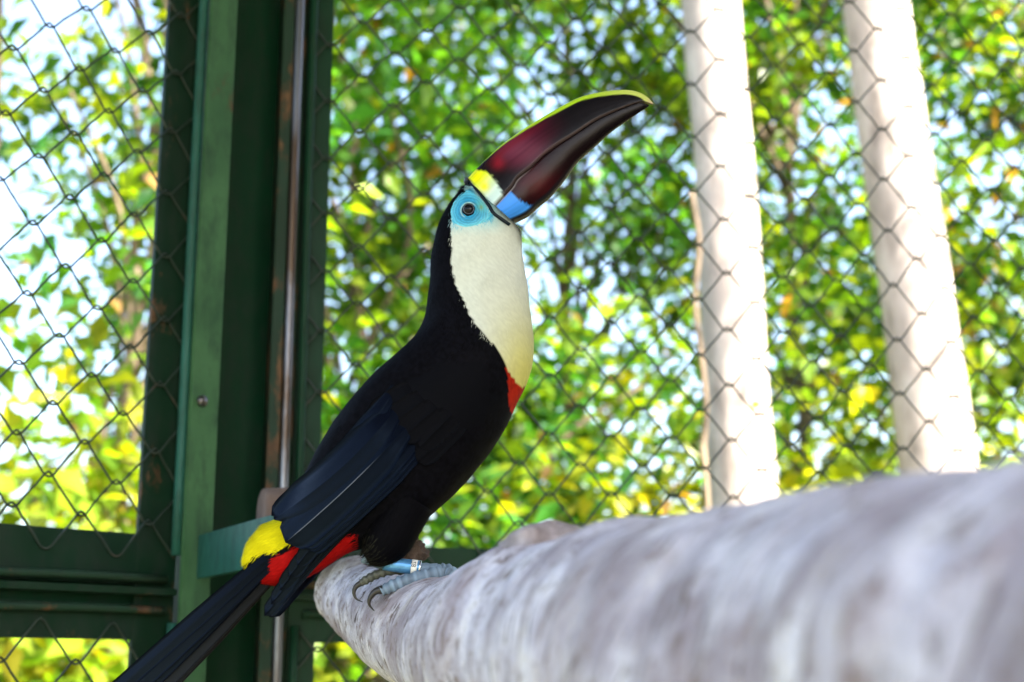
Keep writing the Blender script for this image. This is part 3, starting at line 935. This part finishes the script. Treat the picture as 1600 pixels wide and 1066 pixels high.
pale = lambda p, K: (K.sum(1) > 0.25) & (p[:, 1] < 640) & ~inpoly(p[:, 0], p[:, 1] + 5, SKIN)
barbs('throat_barbs', 70000, 6, 100, 10, 0.05, 0.45, pale, seed=2, jit=0.6)
barbs('black_barbs', 34000, 4, 205, 13, 0.09, 0.7, lambda p, K: K.sum(1) < 0.1, seed=3)
barbs('vent_barbs', 26000, 176, NR_, 17, 0.07, 0.7, lambda p, K: K.sum(1) > 0.25, seed=4, jit=0.9)

# --- bill
CUL = [(729, 282), (745, 264.5), (763.5, 246), (787, 225), (824, 199), (863, 175), (903, 154), (937, 145), (971, 141), (994.6, 143.6), (1010, 151), (1021, 162)]
TOM = [(771, 333), (786, 317), (800, 301), (808, 288), (829, 270), (850, 249), (871, 233), (897, 216), (929, 193.5), (955, 180), (984, 167), (1003, 160.5), (1019, 163)]
LOW = [(796, 351), (824, 339), (842, 323.6), (860.6, 308), (881.7, 283), (902.7, 254), (929, 230), (955, 206.7), (981.5, 188), (1003, 173.5), (1014, 166)]
TOML = [(772.5, 334.5), (787.5, 318.5), (801.5, 302.5), (809.5, 289.5), (830.5, 271.5), (851.5, 250.5), (872.5, 234.5), (898, 217.3), (930, 194.8), (956, 181.2), (985, 168), (1001, 162.5), (1013, 164)]
NB, NQ = 90, 22
cu, to, lo_, tl = arc_resample(CUL, NB), arc_resample(TOM, NB), arc_resample(LOW, NB), arc_resample(TOML, NB)
tb = np.linspace(0, 1, NB)
wid = np.interp(tb, [0, 0.1, 0.3, 0.6, 0.85, 0.96, 1], [35, 34, 29, 21, 12, 6, 1.5])
base_len = lambda P: np.linalg.norm(P, axis=-1)
def bill_part(name, A, B, upper):
    rows = []; info = []
    for i in range(NB):
        a, b_ = sag([A[i]])[0], sag([B[i]])[0]
        ring = []
        for s in np.linspace(-1, 1, 2 * NQ + 1):
            ph = abs(s) * math.pi / 2
            if upper: q = 1 - math.cos(ph) ; g = math.sin(ph) ** 0.9
            else: q = 1 - abs(s); q = math.sin(q * math.pi / 2); g = math.cos(math.asin(min(1, q))) if False else (1 - q ** 2.2) ** 0.5
            if upper:
                p = a + (b_ - a) * q; y = g * wid[i]
            else:
                p = a + (b_ - a) * q; y = g * wid[i] * 0.95
            ring.append(p + np.array([0, -math.copysign(1, s) * y * PXM, 0]))
            info.append((tb[i], q))
        # inner closing row
        e0, e1 = (ring[0], ring[-1])
        for k in (0.25, 0.5, 0.75):
            ring.append(e1 * (1 - k) + e0 * k); info.append((tb[i], 1.0 if upper else 0.0))
        rows.append(ring)
    V = np.array(rows); m_ = V.shape[1]
    Fg = grid_faces(NB, m_, True)
    fl = list(Fg.ravel()); ct = [4] * len(Fg)
    fl += list(range(m_))[::-1]; ct.append(m_); fl += list(range((NB - 1) * m_, NB * m_)); ct.append(m_)
    return V.reshape(-1, 3), fl, ct, np.array(info)

def seg_dist(p, a, b_):
    a = np.array(a, float); b_ = np.array(b_, float); ab = b_ - a
    t = np.clip(((p - a) @ ab) / (ab @ ab), 0, 1)
    return np.linalg.norm(p - (a + t[:, None] * ab), axis=1)
def lerp(a, b_, f):
    return np.asarray(a) * (1 - f[:, None]) + np.asarray(b_) * f[:, None]

V, fl, ct, info = bill_part('bill_upper', cu, to, True)
P = V.copy(); P[:, 1] = Y0 - np.abs(Y0 - P[:, 1]); p = proj(P)
t_, q_ = info[:, 0], info[:, 1]
span = np.interp(t_, tb, np.linalg.norm(cu - to, axis=1))
dc = q_ * span
a_ = np.minimum(seg_dist(p, (729, 282), (755, 312)), seg_dist(p, (755, 312), (771, 333)))
black = np.array([0.007, 0.006, 0.008]); mar = np.array([0.075, 0.007, 0.022])
C = np.tile(black, (len(V), 1))
mz = smooth01(55, 85, a_) * smooth01(0.58, 0.22, t_) * smooth01(0.98, 0.6, q_)
C = lerp(C, mar, mz) if False else C * (1 - mz[:, None]) + mar * mz[:, None]
rz = np.exp(-((p[:, 0] - 779) ** 2 / 130 + (p[:, 1] - 255) ** 2 / 90)) * 0.8 + np.exp(-(dc - 14) ** 2 / 40) * smooth01(48, 64, a_) * smooth01(0.5, 0.2, t_) * 0.6
rz = np.clip(rz, 0, 1)
C = C * (1 - rz[:, None]) + np.array([0.19, 0.006, 0.014]) * rz[:, None]
tipz = smooth01(0.62, 0.95, t_)
sw = np.interp(t_, [0, 0.08, 0.2, 0.5, 0.8, 0.95, 1], [0, 1.0, 4.0, 8.5, 10, 9, 12])
k = smooth01(1.0, -1.0, dc - sw)
C = C * (1 - k[:, None]) + (np.array([0.38, 0.58, 0.02]) * (1 - 0.6 * tipz[:, None]) + np.array([0.55, 0.5, 0.2]) * 0.6 * tipz[:, None]) * k[:, None]
pw = np.interp(q_, [0, 0.3, 0.6, 1.0], [20, 33, 34, 28])
k = smooth01(1.2, -1.2, a_ - pw + rng.normal(0, 0.5, len(a_)))
yq = smooth01(0.25, 0.85, q_)
pc = np.array([0.62, 0.72, 0.02]) * (1 - yq[:, None]) + np.array([0.52, 0.68, 0.66]) * yq[:, None]
sp2 = np.exp(-((p[:, 0] - 745) ** 2 + (p[:, 1] - 277) ** 2) / 70) + np.exp(-((p[:, 0] - 757) ** 2 + (p[:, 1] - 292) ** 2) / 60)
sp2 = np.clip(sp2, 0, 1)[:, None]
pc = pc * (1 - sp2) + np.array([0.75, 0.70, 0.005]) * sp2
C = C * (1 - k[:, None]) + pc * k[:, None]
k = smooth01(5.0, 3.2, a_); C = C * (1 - k[:, None]) + np.array([0.012, 0.012, 0.02]) * k[:, None]
k = smooth01(0.955, 0.99, t_) ; C = C * (1 - k[:, None]) + np.array([0.5, 0.4, 0.22]) * k[:, None]
k = (np.exp(-((p[:, 0] - 822) ** 2 / 1500 + (p[:, 1] - 238) ** 2 / 420)) * 0.5)[:, None]; C = C * (1 - k) + np.array([0.17, 0.05, 0.085]) * k  # soft purplish sheen painted into the bill colour
k = ((q_ > 0.992) * 0.6)[:, None]; C = C * (1 - k) + np.array([0.10, 0.07, 0.07]) * k
C *= np.array([1 + 0.28 * mnoise.noise(Vector((b1 * 16, a1 * 2.5, 0))) + 0.18 * mnoise.noise(Vector((b1 * 45, a1 * 6, 3))) for a1, b1 in zip(t_, q_)])[:, None]
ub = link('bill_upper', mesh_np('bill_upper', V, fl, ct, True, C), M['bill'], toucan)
ub['label'] = 'dark maroon upper bill half with yellow-green ridge'

V, fl, ct, info = bill_part('bill_lower', tl, lo_, False)
P = V.copy(); P[:, 1] = Y0 - np.abs(Y0 - P[:, 1]); p = proj(P)
t_, q_ = info[:, 0], info[:, 1]
C = np.tile(np.array([0.005, 0.003, 0.004]), (len(V), 1))
mz = np.exp(-((p[:, 0] - 838) ** 2 / 900 + (p[:, 1] - 284) ** 2 / 500)) * 0.9 + 0.1 * smooth01(0.75, 0.3, t_)
mz = np.clip(mz, 0, 1)[:, None]
C = C * (1 - mz) + np.array([0.05, 0.005, 0.008]) * mz
a_ = seg_dist(p, (772, 334), (796, 351))
pw = np.interp(q_, [0, 0.4, 0.8, 1], [44, 40, 42, 54])
k = smooth01(1.5, -1.5, a_ - pw + rng.normal(0, 0.5, len(a_)))[:, None]
C = C * (1 - k) + np.array([0.05, 0.26, 0.80]) * k
k = np.maximum(smooth01(8.0, 6.2, a_), smooth01(0.84, 0.90, q_) * smooth01(0.6, 0.2, t_))[:, None]
C = C * (1 - k) + np.array([0.008, 0.008, 0.012]) * k
k = (smooth01(0.07, 0.02, q_) * smooth01(0.32, 0.12, t_) * 0.9)[:, None]
C = C * (1 - k) + np.array([0.30, 0.26, 0.27]) * k
C *= np.array([1 + 0.28 * mnoise.noise(Vector((b1 * 12, a1 * 2.5, 5))) + 0.18 * mnoise.noise(Vector((b1 * 35, a1 * 6, 9))) for a1, b1 in zip(t_, q_)])[:, None]
lb = link('bill_lower', mesh_np('bill_lower', V, fl, ct, True, C), M['bill'], toucan)
lb['label'] = 'black lower bill half with blue base'
# dark rim of horn where the bill leaves the face, and nostril bump at the brow
rim = arc_resample([(728, 281), (737, 289), (747, 300), (757, 312), (765, 323), (771, 333), (783, 342), (796, 351)], 40)
for s in (1, -1):
    pts = []
    for k_, (x, y) in enumerate(rim):
        f = k_ / 39
        dd = 35 * math.sin(min(1, f * 1.55) * math.pi / 2) if f < 0.65 else 35 * math.cos((f - 0.65) / 0.35 * math.pi / 2) ** 0.8
        w = bp(x, y, max(dd + 2.0, float(body_d(x - 1.5, y)[0]) + 1.0))
        if s < 0: w = np.array([w[0], 2 * Y0 - w[1], w[2]])
        pts.append(w)
    link('bill_rim', tube_mesh('bill_rim', pts, 3.0 * PXM, 8, True, np.tile([0.006, 0.012, 0.018], (40, 1))), M['bill'], toucan)
nm = bp(729, 284, 4)
nb_ = lump('nostril', nm, 4.5 * PXM, 12 * PXM, 6.5 * PXM, M['claw'], toucan, 0.2, 2, 5)
a = nb_.data.color_attributes.new('Col', 'FLOAT_COLOR', 'POINT')
a.data.foreach_set('color', np.tile(np.array([0.03, 0.035, 0.06, 1], dtype=np.float32), len(nb_.data.vertices)))

# --- eye with bare blue skin
EX, EYp = 732.5, 329.0
sk = catmull(SKIN + [SKIN[0]], 97)[:-1]
for side in (1, -1):
    rows = []; cs_ = []
    for i, f in enumerate(np.linspace(0, 1, 34)):
        for j in range(96):
            ang = math.atan2(sk[j][1] - EYp, sk[j][0] - EX)
            x = EX + 9 * math.cos(ang) * (1 - f) + (sk[j][0] - EX) * f
            y = EYp + 9 * math.sin(ang) * (1 - f) + (sk[j][1] - EYp) * f
            rows.append((x, y, f, j))
    A = np.array(rows)
    rdist = np.hypot(A[:, 0] - EX, A[:, 1] - EYp)
    wr = np.array([math.sin(rd * 1.5 + 3.2 * mnoise.noise(Vector((x * 0.11, y * 0.11, 3.0))) + 2.0 * mnoise.noise(Vector((x * 0.3, y * 0.3, 7.0)))) + 0.8 * mnoise.noise(Vector((x * 0.7, y * 0.7, 1.0))) for x, y, rd in zip(A[:, 0], A[:, 1], rdist)])
    dd = body_d(A[:, 0], A[:, 1]) + 2.2 * (1 - A[:, 2] ** 6) - 0.6 + 0.55 * wr * (1 - A[:, 2]) + 2.0 * np.exp(-(rdist - 13) ** 2 / 8)
    W = np.array([bp(x, y, d) for x, y, d in zip(A[:, 0], A[:, 1], dd)])
    if side < 0: W[:, 1] = 2 * Y0 - W[:, 1]
    f = A[:, 2][:, None]
    cc = np.array([0.02, 0.25, 0.44]) * (1 - f ** 3) + np.array([0.14, 0.55, 0.66]) * f ** 3
    cc = cc * (1 + 0.18 * wr[:, None])
    k = np.exp(-((A[:, 0] - 752) ** 2 / 7 + (A[:, 1] - 324) ** 2 / 12))[:, None]
    cc = cc * (1 - k) + np.array([0.16, 0.10, 0.03]) * k
    k = (np.exp(-((A[:, 0] - 752) ** 2 + (A[:, 1] - 322) ** 2) / 90) * 0.5)[:, None]
    cc = cc * (1 - k) + np.array([0.12, 0.42, 0.22]) * k
    eye_skin = link('eye_skin', mesh_np('eye_skin', W, grid_faces(34, 96, True).ravel(), [4] * (33 * 96), True, cc), M['skin'], toucan)
    de = float(body_d(EX, EYp)[0])
    ec = bp(EX, EYp, de - 3.0)
    if side < 0: ec[1] = 2 * Y0 - ec[1]
    e = lump('eye', ec, 11.6 * PXM, 11.6 * PXM, 11.6 * PXM, M['eye'], toucan, 0.0, 1, 0, 40, 28)
    pts = []
    for k_ in range(41):
        an = 2 * math.pi * k_ / 40
        w = bp(EX + 12.4 * math.cos(an), EYp + 12.4 * math.sin(an), de + 2.6)
        if side < 0: w[1] = 2 * Y0 - w[1]
        pts.append(w)
    link('eye_ring', tube_mesh('eye_ring', pts, 1.15 * PXM, 7, False), M['eyering'], e)
    # rim of the iris against the pupil
    pts = []
    for k_ in range(33):
        an = 2 * math.pi * k_ / 32
        w = np.array([ec[0] + 8.2 * PXM * math.cos(an), ec[1] - side * 8.2 * PXM, ec[2] + 8.2 * PXM * math.sin(an)])
        pts.append(w)
    link('iris', tube_mesh('iris', pts, 0.7 * PXM, 6, False), plain('iris_brown', (0.07, 0.08, 0.10), 0.2), e)

# --- wings: each feather a piece of its own
SHO = np.array([770.0, 600.0]); TIPW = np.array([412.0, 965.0])
wax = (TIPW - SHO); WLEN = np.linalg.norm(wax); wax /= WLEN
def wing_d(px, py):
    px = np.asarray(px, float); py = np.asarray(py, float)
    t = ((px - SHO[0]) * wax[0] + (py - SHO[1]) * wax[1]) / WLEN
    floor = np.interp(t, [0, 0.35, 0.6, 0.75, 0.9, 1.0], [30, 40, 42, 40, 34, 28])
    bd = body_d(px, py)
    return np.sqrt(bd ** 2 + (floor * 0.8) ** 2 * smooth01(0.15, 0.6, t)) + 3.0

SCOL = [-1, -0.66, -0.33, -0.035, 0.0, 0.035, 0.33, 0.66, 1]
def feather_verts(root, tip, w, lay, bend=0.0, round_=0.5, taper_root=0.6, camber=2.5, nl=30, nw=9, side=1):
    root = np.array(root, float); tip = np.array(tip, float)
    ax_ = tip - root; L = np.linalg.norm(ax_); ax_ /= L
    nr = np.array([-ax_[1], ax_[0]])          # towards the upper-left (dorsal) when heading down-left is -nr
    PXY = []; CAM = []; UVs = []
    for i in range(nl):
        t = i / (nl - 1)
        half = w / 2 * (taper_root + (1 - taper_root) * min(1, t / 0.35))
        te = 1 - t
        lim = round_ * w / L
        if te < lim: half *= math.sqrt(max(0.0, 1 - (1 - te / lim) ** 2)) * 0.98 + 0.02
        cx = root + ax_ * L * t + nr * bend * math.sin(math.pi * t)
        half *= 1 + 0.035 * mnoise.noise(Vector((t * 9, root[0] * 0.37, lay))) + 0.02 * mnoise.noise(Vector((t * 31, root[0] * 0.37, lay)))
        for j in range(nw):
            s = SCOL[j]
            PXY.append(cx + nr * half * s); CAM.append(camber * (1 - s * s) + (0.8 if j == 4 else 0)); UVs.append((s * 0.5 + 0.5 , t * L / 100 + abs(s) * 0.25))
    PXY = np.array(PXY)
    d = wing_d(PXY[:, 0], PXY[:, 1]).reshape(nl, nw)
    for _ in range(4):
        d[1:-1] = (d[:-2] + d[1:-1] * 2 + d[2:]) / 4
    ramp_ = np.repeat(smooth01(0.0, 0.3, np.linspace(0, 1, nl)), nw)
    d = d.ravel() + (np.array(CAM) + lay + 10.0) * ramp_ - 10.0
    W = np.array([bp(x, y, dd) for (x, y), dd in zip(PXY, d)])
    back = W + np.array([0, 1.2 * PXM, 0])
    if side < 0:
        W[:, 1] = 2 * Y0 - W[:, 1]; back[:, 1] = 2 * Y0 - back[:, 1]
    return W, back, np.array(UVs), nl, nw

def feather(name, parent, root, tip, w, lay, tint=(0.0024, 0.0027, 0.0042), shaft=0.0, side=1, mat='feather', **kw):
    W, back, uv_, nl, nw = feather_verts(root, tip, w, lay, side=side, **kw)
    g = grid_faces(nl, nw)
    nV = len(W)
    V = np.concatenate([W, back])
    # rim
    rim_i = list(range(nw)) + [i * nw + nw - 1 for i in range(1, nl)] + [(nl - 1) * nw + j for j in range(nw - 2, -1, -1)] + [i * nw for i in range(nl - 2, 0, -1)]
    rimf = [(rim_i[k], rim_i[(k + 1) % len(rim_i)], rim_i[(k + 1) % len(rim_i)] + nV, rim_i[k] + nV) for k in range(len(rim_i))]
    Fa = np.concatenate([g, g[:, ::-1] + nV, np.array(rimf)])
    C = np.tile(np.array(tint), (2 * nV, 1))
    if shaft:
        for i in range(nl): C[i * nw + nw // 2] = np.array(tint) + shaft * np.array([0.85, 0.95, 1.1]) * float(smooth01(0.3, 0.5, i / nl) * smooth01(0.97, 0.85, i / nl))
    return link(name, mesh_np(name, V, Fa.ravel(), [4] * len(Fa), True, C, np.concatenate([uv_, uv_])), M[mat], parent)

COV = [(618, 600), (660, 575), (710, 562), (752, 566), (776, 590), (782, 622), (770, 655), (744, 675), (714, 685), (690, 694), (664, 706), (630, 712), (600, 700), (588, 668), (596, 630)]
def wing(side):
    # shoulder: smooth shield of small coverts with a free lower edge
    ol = catmull(COV + [COV[0]], 81)[:-1]
    c0 = np.array([690.0, 630.0])
    A = []
    for f in np.linspace(0, 1, 22):
        for x, y in ol: A.append((c0[0] + (x - c0[0]) * f, c0[1] + (y - c0[1]) * f, f))
    A = np.array(A)
    d = body_d(A[:, 0], A[:, 1]) + 3.2 * (1 - A[:, 2] ** 3) - 0.5
    W = np.array([bp(x, y, dd) for x, y, dd in zip(A[:, 0], A[:, 1], d)])
    if side < 0: W[:, 1] = 2 * Y0 - W[:, 1]
    uv_ = A[:, :2] / 100.0
    cc = np.tile([0.0026, 0.0028, 0.0042], (len(W), 1))
    w_ = link('wing', mesh_np('wing', W, grid_faces(22, 80, True).ravel(), [4] * (21 * 80), True, cc, uv_), M['plumage'], toucan)
    w_['label'] = 'folded black wing'
    # primaries: narrow long bundle reaching the tip
    prim = [((668, 710), (413, 963), 25, -2.0, 12), ((664, 704), (424, 944), 26, 0.5, 12), ((660, 698), (437, 922), 27, 2.5, 11),
            ((656, 692), (451, 902), 28, 4.5, 9), ((652, 688), (464, 884), 28, 6.5, 8)]
    for r_, t_, w, lay, bd in prim:
        feather('flight_feather', w_, r_, t_, w, lay, (0.0018, 0.0021, 0.0036), 0.0, side, bend=bd, round_=0.9, camber=2.0)
    # secondaries
    sec = [((672, 690), (484, 862), 28, 8.0), ((668, 682), (476, 858), 32, 10.0), ((664, 672), (470, 853), 40, 12.0)]
    for r_, t_, w, lay in sec:
        feather('flight_feather', w_, r_, t_, w, lay, (0.0016, 0.0024, 0.0055), 0.0, side, bend=-3, round_=0.6, camber=2.0)
    # the broad inner feather with the pale shaft and the long upper one along the back
    feather('flight_feather', w_, (660, 640), (446, 848), 62, 14.0, (0.0016, 0.0024, 0.0055), 0.11, side, bend=-6, round_=0.45, camber=4.0, taper_root=0.2)
    feather('flight_feather', w_, (640, 612), (428, 812), 62, 15.5, (0.0016, 0.0024, 0.0055), 0.0, side, bend=-14, round_=1.5, camber=4.5, taper_root=0.2)
    feather('flight_feather', w_, (640, 572), (424, 806), 36, 8.0, (0.0016, 0.0024, 0.0055), 0.0, side, bend=-18, round_=1.5, camber=3.0, taper_root=0.1)
    # greater coverts overlapping the flight feathers
    r = np.random.default_rng(5)
    cov = [((735, 640), (652, 722), 40, 4.0), ((722, 632), (655, 700), 42, 6.0), ((700, 622), (624, 688), 44, 7.0),
           ((680, 612), (598, 672), 44, 8.0), ((660, 600), (578, 655), 44, 9.0)]
    for r_, t_, w, lay in cov:
        feather('covert_feather', w_, r_, t_, w, lay * 0.4 - 2.0, (0.0026, 0.0028, 0.0042), 0.0, side, mat='plumage', round_=0.6, camber=1.0, nl=22, taper_root=0.6)
    return w_
wing(1); wing(-1)

# --- tail
def tail_feather(r0_, t0_, w, d0, d1, tint, shaft=0.0, camber=2.0):
    r0_ = np.array(r0_, float); t0_ = np.array(t0_, float); ax_ = t0_ - r0_; L = np.linalg.norm(ax_); ax_ /= L
    nr = np.array([-ax_[1], ax_[0]]); nl, nw = 26, 9
    W = []; uv_ = []; C = []
    for i in range(nl):
        t = i / (nl - 1); half = w / 2 * (0.75 + 0.25 * min(1, t / 0.4)); lim = 0.5 * w / L
        if 1 - t < lim: half *= math.sqrt(max(0.0, 1 - (1 - (1 - t) / lim) ** 2)) * 0.98 + 0.02
        for j in range(nw):
            s = -1 + 2 * j / (nw - 1)
            c = r0_ + ax_ * L * t + nr * half * s
            d = d0 + (d1 - d0) * t + camber * (1 - s * s) + (1.2 if j == 4 else 0)
            W.append(bp(c[0], c[1], d)); uv_.append((s * .5 + .5, t * L / 100 + abs(s) * .25))
            C.append(np.array(tint) + (shaft if j == 4 else 0))
    W = np.array(W); back = W + np.array([0, 1.2 * PXM, 0]); nV = len(W)
    g = grid_faces(nl, nw)
    rim_i = list(range(nw)) + [i * nw + nw - 1 for i in range(1, nl)] + [(nl - 1) * nw + j for j in range(nw - 2, -1, -1)] + [i * nw for i in range(nl - 2, 0, -1)]
    rimf = [(rim_i[k], rim_i[(k + 1) % len(rim_i)], rim_i[(k + 1) % len(rim_i)] + nV, rim_i[k] + nV) for k in range(len(rim_i))]
    Fa = np.concatenate([g, g[:, ::-1] + nV, np.array(rimf)])
    link('tail_feather', mesh_np('tail_feather', np.concatenate([W, back]), Fa.ravel(), [4] * len(Fa), True, np.concatenate([C, C]), np.concatenate([uv_, uv_])), M['feather'], toucan)
tc = (0.0022, 0.0027, 0.0045); tg = (0.008, 0.0075, 0.007)
tail_feather((432, 860), (150, 1106), 24, 30, 22, tc)
tail_feather((428, 872), (164, 1116), 30, 26, 16, tc)
tail_feather((416, 886), (176, 1122), 31, 12, 9, tc)
tail_feather((424, 893), (190, 1128), 36, 1, 1, tg, 0.02)
tail_feather((424, 895), (196, 1134), 36, -6, -8, tg, 0.02)
tail_feather((422, 890), (186, 1124), 34, -12, -16, tc)
tail_feather((412, 876), (152, 1106), 30, -18, -24, tc)

# --- legs
def leg(side):
    dl = 22 * side
    def q(x, y, d): return at_y(x, y, Y0 - d * PXM)
    # feathered thigh
    spine = [(640, 780), (622, 812), (606, 842), (588, 862), (572, 872)]
    rr = [40, 40, 38, 28, 12]
    sp_c = catmull(spine, 20); rc = catmull([float(v) for v in rr], 20)[:, 0]
    pts = [q(x, y, dl + 8 * side) for x, y in sp_c]
    me = tube_mesh('thigh', pts, rc * PXM, 28, True, np.tile([0.0022, 0.0022, 0.0032], (20, 1)))
    th_ = link('thigh', me, M['plumage'], toucan)
    # fringe of thigh barbs
    r = np.random.default_rng(9); V = []; Fl = []; C = []
    co = np.array([v.co[:] for v in me.vertices]); nn = np.array([v.normal[:] for v in me.vertices])
    for k in range(2600):
        i = r.integers(0, len(co) - 28); P = co[i] + r.normal(0, 1.5 * PXM, 3); N = nn[i]
        T = co[min(i + 28, len(co) - 1)] - co[i]; T /= np.linalg.norm(T) + 1e-9
        S = np.cross(N, T); L = r.uniform(8, 16) * PXM
        b0 = len(V); V += [P - S * 0.5 * PXM, P + S * 0.5 * PXM, P + T * L + N * L * r.uniform(0.02, 0.25)]
        Fl += [b0, b0 + 1, b0 + 2]
        cc = np.array([0.003, 0.003, 0.0045]) if i < 330 or r.uniform() < 0.5 else np.array([0.02, 0.02, 0.014])
        C += [cc] * 3
    o = link('thigh_barbs', mesh_np('thigh_barbs', V, Fl, [3] * (len(Fl) // 3), False, np.array(C)), M['strand'], th_); o['kind'] = 'stuff'
    blue = np.array([0.15, 0.215, 0.29])
    # tarsus
    n_ = 24
    ta = catmull([(566, 872), (590, 879), (620, 884), (650, 888), (682, 892)], n_)
    rt = np.interp(np.linspace(0, 1, n_), [0, 0.3, 0.8, 1], [7, 8.5, 9, 11])
    rt = rt * (1 + 0.08 * np.sin(np.arange(n_) * 2.3))
    link('tarsus', tube_mesh('tarsus', [q(x, y, dl) for x, y in ta], rt * PXM, 14, True, np.tile(blue, (n_, 1)) * rng.uniform(0.85, 1.15, (n_, 1))), M['foot'], toucan)
    def toe(path, r0, r1, cl, claw_path, dark=False):
        n2 = 34
        P = catmull(path, n2)
        ra = np.linspace(r0, r1, n2) * (1 + 0.13 * np.sin(np.arange(n2) * 1.55))
        cc = (np.array([0.06, 0.065, 0.05]) if dark else blue * 0.9)
        ra = ra * rng.uniform(0.93, 1.08, n2)
        C = np.tile(cc, (n2, 1)) * (0.75 + 0.45 * (np.sin(np.arange(n2) * 1.55) > -0.3))[:, None] * rng.uniform(0.7, 1.3, (n2, 1))
        t = link('toe', tube_mesh('toe', [q(*a) for a in P], ra * PXM, 12, True, C), M['foot'], toucan)
        K = catmull(claw_path, 18)
        link('claw', tube_mesh('claw', [q(*a) for a in K], np.linspace(r1 * 0.85, 0.5, 18) ** 1.0 * PXM, 10, True, np.tile([0.022, 0.020, 0.018], (18, 1))), M['claw'], t)
    # rear toes on the viewer's side of the log, claws curling down
    toe([(690, 893, dl + 4), (668, 899, dl + 10), (640, 906, dl + 14), (615, 915, dl + 16), (596, 924, dl + 16)], 11.5, 8, 0,
        [(598, 921, dl + 16), (586, 925, dl + 17), (578, 935, dl + 17), (577, 945, dl + 16), (585, 955, dl + 14)])
    toe([(660, 892, dl - 6), (628, 890, dl - 8), (600, 894, dl - 8), (580, 902, dl - 8), (564, 911, dl - 8)], 8, 6, 0,
        [(566, 910, dl - 8), (556, 917, dl - 8), (553, 927, dl - 8), (557, 936, dl - 8), (567, 941, dl - 8)], True)
    # front toes over the far side of the ridge
    toe([(682, 893, dl), (698, 892, dl - 4), (710, 899, dl - 10), (718, 912, dl - 16), (722, 930, dl - 20)], 11, 8, 0,
        [(722, 930, dl - 20), (724, 938, dl - 22), (722, 948, dl - 22), (716, 956, dl - 22)])
    toe([(682, 893, dl), (698, 895, dl + 2), (708, 904, dl + 2), (714, 918, dl - 2), (716, 934, dl - 6)], 10, 7, 0,
        [(716, 934, dl - 6), (718, 942, dl - 8), (716, 950, dl - 8), (711, 957, dl - 8)])
    return dl, q
dl, qn = leg(1)
leg(-1)
# leg ring with its white number label
def sleeve(name, x0, x1, r, mat, y0=None, sides=28):
    xs = np.linspace(x0, x1, 8)
    pts = [qn(x, np.interp(x, [590, 620, 650, 682], [879, 884, 888, 892]) - 1, dl) for x in xs]
    o = link(name, tube_mesh(name, pts, r * PXM, sides, True), M[mat], ring)
    return o
ringo = qn(630, 885, dl)
ring = link('leg_ring', tube_mesh('leg_ring', [qn(x, np.interp(x, [590, 620, 650, 682], [879, 884, 888, 892]) - 1, dl) for x in np.linspace(600, 656, 12)], 11.2 * PXM, 30), M['ring_blue'], toucan)
ring['label'] = 'blue leg ring with white number label'
sleeve('ring_label', 643, 652, 11.8, 'ring_white')
sleeve('ring_edge', 655, 657.5, 11.9, 'silver')
cu_ = bpy.data.curves.new('ring_number', 'FONT'); cu_.body = '28'; cu_.size = 0.0048; cu_.align_x = 'CENTER'; cu_.align_y = 'CENTER'
tmp = bpy.data.objects.new('tmp', cu_); col.objects.link(tmp)
dg = bpy.context.evaluated_depsgraph_get()
tme = bpy.data.meshes.new_from_object(tmp.evaluated_get(dg)); bpy.data.objects.remove(tmp)
co = np.zeros(len(tme.vertices) * 3, dtype=np.float32); tme.vertices.foreach_get('co', co); co = co.reshape(-1, 3)
cw = qn(647.5, 886.5, dl); R12 = 12.2 * PXM
out = np.zeros_like(co)
an = co[:, 0] / R12 * 0.9 + math.radians(-20)         # digits run round the ring
out[:, 0] = cw[0] - co[:, 1] * 0.95 + 0.0
out[:, 1] = cw[1] - R12 * np.cos(an)
out[:, 2] = cw[2] - R12 * np.sin(an)
tme.vertices.foreach_set('co', out.ravel()); tme.update()
tme.materials.clear()
link('ring_number', tme, M['ink'], ring)
